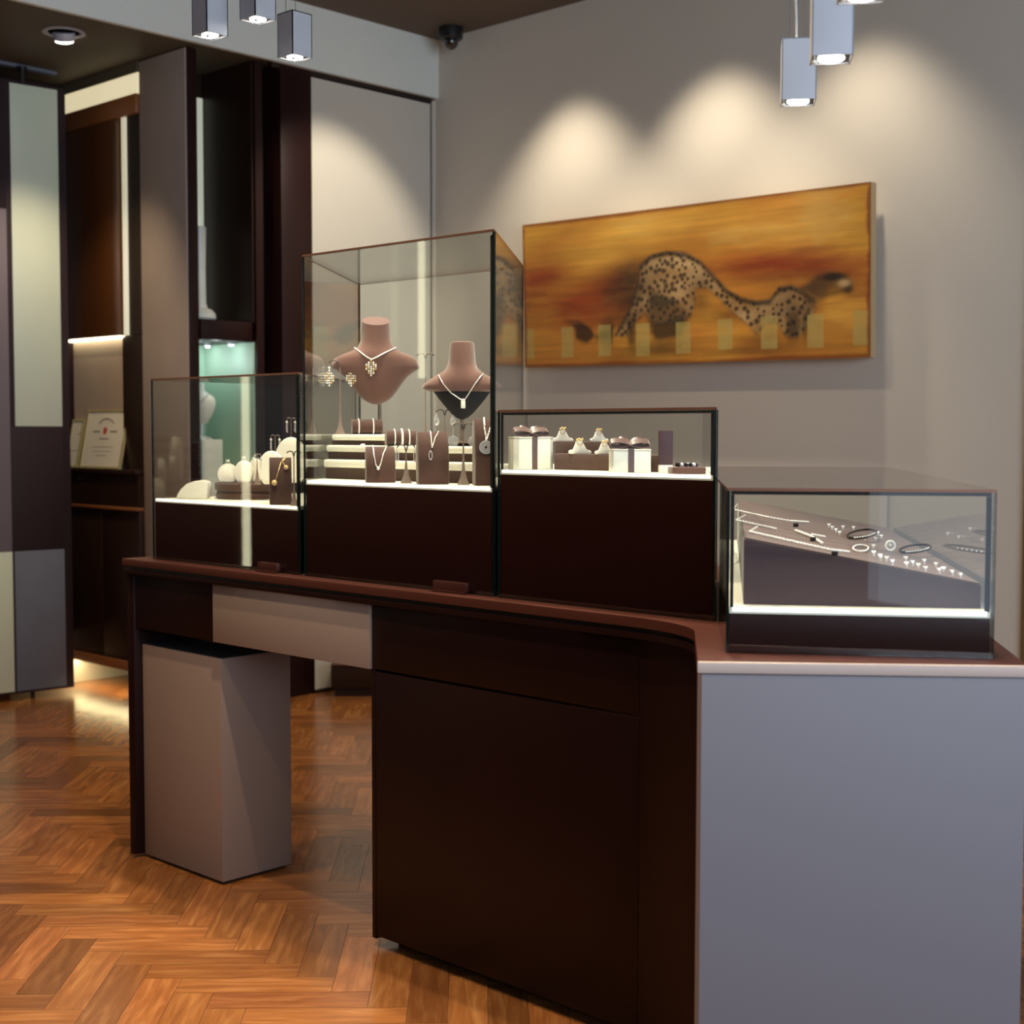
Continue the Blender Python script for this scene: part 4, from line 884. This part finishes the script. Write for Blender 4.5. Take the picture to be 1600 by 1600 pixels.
B().box((-.0165, -.012, .0), (.0165, .012, .018), bev=.002).build('foot', 'white', a); B().box((-.0175, -.006, .0185), (.0175, .006, .0185+(727-676)*.00168), bev=.001).build('panel', 'purple', a)
p = onX(1073, 735, 2.79); bxp = thing('ring_tray', 'small brown suede tray with dark beads at the right of the middle case', 'tray', (p.x, p.y, ZM+.0003), FACE+R(8), None)
B().box((-.041, -.025, 0), (.041, .025, .0165), bev=.002).build('pad', 'suede', bxp)
bd = thing('bead_bracelet', 'dark and silver bead bracelet on the small suede tray', 'bracelet', (p.x, p.y, ZM+.0175), FACE+R(8))
b = B(); b2 = B()
for i in range(14):
    a = 2*PI*i/14; (b if i % 3 else b2).ball((.024*math.cos(a), .014*math.sin(a), .0048), .0052, 10)
b.build('dark_beads', pbr('dark_beads', (46, 38, 48), .15, .6), bd); b2.build('silver_beads', 'silver', bd)
def saddle(px_, X_, z, s_, lab, gold=True):
    # cream saddle shaped ring stand with lying foot
    p_ = onX(px_, 700, X_); t = thing('saddle_ring_stand', lab, 'ring stand', (p_.x, p_.y, z), FACE+R(5), 'cream saddle ring stands in the middle case')
    b = B()
    prof = [(-.022, 0), (-.024, .004), (-.021, .008), (-.012, .009), (-.008, .024), (-.003, .031), (.003, .031), (.008, .024), (.014, .010), (.024, .007), (.027, .003), (.025, 0)]
    b.prism([(x*s_, z_*s_) for x, z_ in prof], -.008*s_, .008*s_, bev=.0015, xf=lambda q: (q[0], q[2], q[1])); b.build('saddle', 'cream', t, ang=60)
    rg = thing('ring', lab.replace('cream saddle stand', 'gold ring on cream saddle stand'), 'ring', (p_.x, p_.y, z), FACE+R(5), 'gold rings on saddle stands')
    q = B().tube([(.0065*s_*math.cos(a), -.0088*s_, .0255*s_+.0065*s_*math.sin(a)) for a in [2*PI*k/16 for k in range(16)]], .0009*s_, 6, closed=True)
    for k in range(4): q.ball((-.006*s_+.004*s_*k, -.009*s_, (.031+.002*(k % 2))*s_), .0026*s_, 8)
    q.build('band', 'gold', rg)
saddle(878.5, 2.98, zb2+.0003, 1.12, 'cream saddle stand at the left on the rear brown block')
saddle(935, 2.98, zb2+.0003, 1.0, 'cream saddle stand at the right on the rear brown block')
saddle(905, 2.88, zb1+.0003, 1.2, 'cream saddle stand at the left on the front brown block')
saddle(944, 2.88, zb1+.0003, 1.05, 'cream saddle stand at the right on the front brown block')

# ---- right case: sloping tray
N2 = Vector((n_[0], n_[1], 0)); T2 = Vector((t_[0], t_[1], 0)); O2 = Vector((2.426, 1.659, 0))
SL, SN_ = -.185, .0
def ztray(s, n): return 1.284+SL*s+SN_*n
LT, DT = .466, 1.70
b = B(); cs = [(0, 0), (LT, 0), (LT, DT), (0, DT)]
lo = [b.bm.verts.new(O2+T2*s+N2*n+Vector((0, 0, 1.1515))) for s, n in cs]; hi = [b.bm.verts.new(O2+T2*s+N2*n+Vector((0, 0, ztray(s, n)))) for s, n in cs]
b.bm.faces.new(lo[::-1]); b.bm.faces.new(hi)
for i in range(4): b.bm.faces.new((lo[i], lo[(i+1) % 4], hi[(i+1) % 4], hi[i]))
tr_ = thing('sloping_tray', 'sloping brown suede jewellery tray inside the low right case', 'tray', tuple(O2+Vector((0, 0, 1.1515))))
o = b.build('wedge', pbr('dusky_suede_wedge', (72, 54, 58), .9, bump=.4, bscale=500, sheen=.3), tr_, smooth=False); o.matrix_parent_inverse = Matrix.Translation(-tr_.location)
def slabtop(s0, s1, n0, n1, h0, h1, nm, mat):
    b = B(); c = [(s0, n0), (s1, n0), (s1, n1), (s0, n1)]
    lo = [b.bm.verts.new(O2+T2*s+N2*n+Vector((0, 0, ztray(s, n)+h0))) for s, n in c]; hi = [b.bm.verts.new(O2+T2*s+N2*n+Vector((0, 0, ztray(s, n)+h1))) for s, n in c]
    b.bm.faces.new(lo[::-1]); b.bm.faces.new(hi)
    for i in range(4): b.bm.faces.new((lo[i], lo[(i+1) % 4], hi[(i+1) % 4], hi[i]))
    o = b.build(nm, mat, tr_, smooth=False); o.matrix_parent_inverse = Matrix.Translation(-tr_.location)
for i in range(12): slabtop(.002, LT-.002, .002+i*.1415, .1395+i*.1415, .0003, .004, 'suede_pad', 'traysuede')
PN = Vector((-(T2.x*SL+N2.x*SN_), -(T2.y*SL+N2.y*SN_), 1)).normalized(); P0 = O2+Vector((0, 0, 1.284+.0045))
def ont(px_, py_, h_=0): return onP(px_, py_, P0+PN*h_, PN)
def on_tray(q): v = Vector((q.x, q.y, 0))-O2; return -.001 < v.dot(T2) < LT-.008 and 0 < v.dot(N2) < DT-.01
k1 = lambda x, y: (1140+x/6.6667, 760+y/6.6667)
k2 = lambda x, y: (1360+x/7.619, 760+y/7.619)
def brace(pxs, lab, r=.0033, clasp=None, hook=None, name='tennis_bracelet'):
    P = [ont(*p, h_=.004) for p in sub(pxs, 14)]; o = thing(name, lab, 'bracelet', tuple(P[0]), 0, 'bracelets on the sloping tray'); inv = Matrix.Translation(-P[0])
    L_ = [P[0]]
    for a, b_ in zip(P, P[1:]):
        if (b_-L_[-1]).length > r*1.7: L_.append(b_)
    b = B().tube([tuple(p) for p in P], r*.5, 5)
    for p in L_: b.gem(p, r)
    q = b.build('stones', 'gem', o); q.matrix_parent_inverse = inv
    if clasp:
        c = ont(*clasp, h_=.005); q = B().box((c.x-.005, c.y-.005, c.z-.004), (c.x+.005, c.y+.005, c.z+.005), bev=.001).build('clasp', 'black', o); q.matrix_parent_inverse = inv
    if hook:
        a, c = ont(*hook[0], h_=.004), ont(*hook[1], h_=.014); q = B().tube([tuple(a), tuple(c)], .0022, 6).build('end_bar', 'silver', o); q.matrix_parent_inverse = inv
brace([k1(210, 470), k1(560, 550), k1(1060, 660), k1(1240, 680)], 'diamond line bracelet nearest the glass on the sloping tray', clasp=k1(1095, 702), hook=(k1(210, 470), k1(290, 420)))
brace([k1(70, 350), k1(300, 400), k1(480, 440)], 'short diamond line bracelet in the middle row of the tray', hook=(k1(70, 350), k1(165, 300)))
brace([k1(690, 460), k1(850, 520), k1(960, 590)], 'thick folded diamond bracelet at the centre of the tray', r=.0040, clasp=k1(870, 552))
brace([k1(860, 500), k1(1000, 525)], 'short end of bracelet stones beside the thick folded bracelet', r=.0034)
brace([k1(40, 240), k1(400, 320), k1(640, 360), k1(820, 372)], 'diamond line bracelet farthest back on the sloping tray', clasp=k1(690, 405), hook=(k1(30, 245), k1(80, 190)))
brace([k1(1365+80*math.cos(a), 642+34*math.sin(a)) for a in [2*PI*i/18 for i in range(19)]], 'coiled fine chain bracelet beside the round brooch', r=.0022)
def bangle(p0, p1, lab):
    a, c = ont(*p0, h_=.004), ont(*p1, h_=.02); m_ = (a+c)/2; o = thing('bangle', lab, 'bangle', tuple(m_), 0, 'dark bangles on the sloping tray'); inv = Matrix.Translation(-m_)
    e = (c-a)/2; sd = Vector((fw.x, fw.y, SN_*.6)).normalized()*e.length*.55
    q = B().tube([tuple(m_+e*math.cos(t)+sd*math.sin(t)) for t in [2*PI*i/32 for i in range(32)]], .0028, 8, closed=True).build('band', 'dark', o); q.matrix_parent_inverse = inv
    b = B()
    for i in range(10): t = PI*1.15+PI*.5*i/9; b.gem(m_+e*math.cos(t)+sd*math.sin(t)+PN*.002, .0028)
    q = b.build('stones', 'gem', o); q.matrix_parent_inverse = inv
bangle(k1(1250, 535), k1(1500, 455), 'dark bangle with stones at the centre back of the tray')
bangle(k2(370, 780), k2(690, 700), 'dark bangle with stones right of the round brooch')
c = ont(*k2(235, 770), h_=.002); br = thing('round_brooch', 'round white brooch with open centre standing on the tray', 'brooch', tuple(c), FACE, None)
q = B().tube([(.0105*math.cos(a), 0, .0125+.0105*math.sin(a)) for a in [2*PI*i/28 for i in range(28)]], .0028, 8, closed=True).build('ring', 'white', br)
B().gem((0, 0, .014), .0042).build('centre_stone', 'gem', br)
# studs
sd_ = thing('stud_earring', 'small diamond drop stud pinned in the front row of the sloping tray', 'earring', (0, 0, -5), FACE, 'front row of drop studs on the sloping tray')
B().gem((0, 0, .004), .0040).gem((-.003, 0, .007), .0024).gem((.003, 0, .007), .0024).gem((0, -.002, -.002), .0024).build('stones', 'gem', sd_)
B().tube([(0, .001, .004), (0, .004, .0)], .0006, 5).build('pin', 'silver', sd_)
fronts = [k2(*p) for p in ((40, 810), (115, 850), (195, 880), (260, 920), (420, 880), (430, 950), (500, 930), (570, 965), (640, 910), (655, 1000), (780, 950), (815, 1020), (870, 1005), (970, 1045), (1070, 1080))]+[k1(1500, 715), k1(1570, 760)]
for i, p in enumerate(fronts):
    q = ont(*p, h_=.001)
    if not on_tray(q): print('off tray', p); continue
    if i == 0: sd_.location = q
    else: copy(sd_, loc=q, rz=FACE+random.uniform(-.6, .6))
backs = [k2(*p) for p in ((390, 575), (460, 605), (520, 645), (1000, 500), (1070, 530), (1035, 605), (1220, 610), (710, 645), (830, 610), (760, 560), (690, 530), (1200, 970), (1300, 1000))]+[k1(*p) for p in ((1035, 420), (1070, 445), (1105, 470), (1145, 500), (1180, 440), (1290, 445), (1410, 555), (1525, 560), (1545, 500), (1580, 535), (1500, 640))]
for p in backs:
    q = ont(*p, h_=.001)
    if not on_tray(q): print('off tray', p); continue
    c = copy(sd_, 'small diamond stud standing among the back rows of the sloping tray', q, FACE+random.uniform(-.6, .6)); c['group'] = 'back rows of studs on the sloping tray'
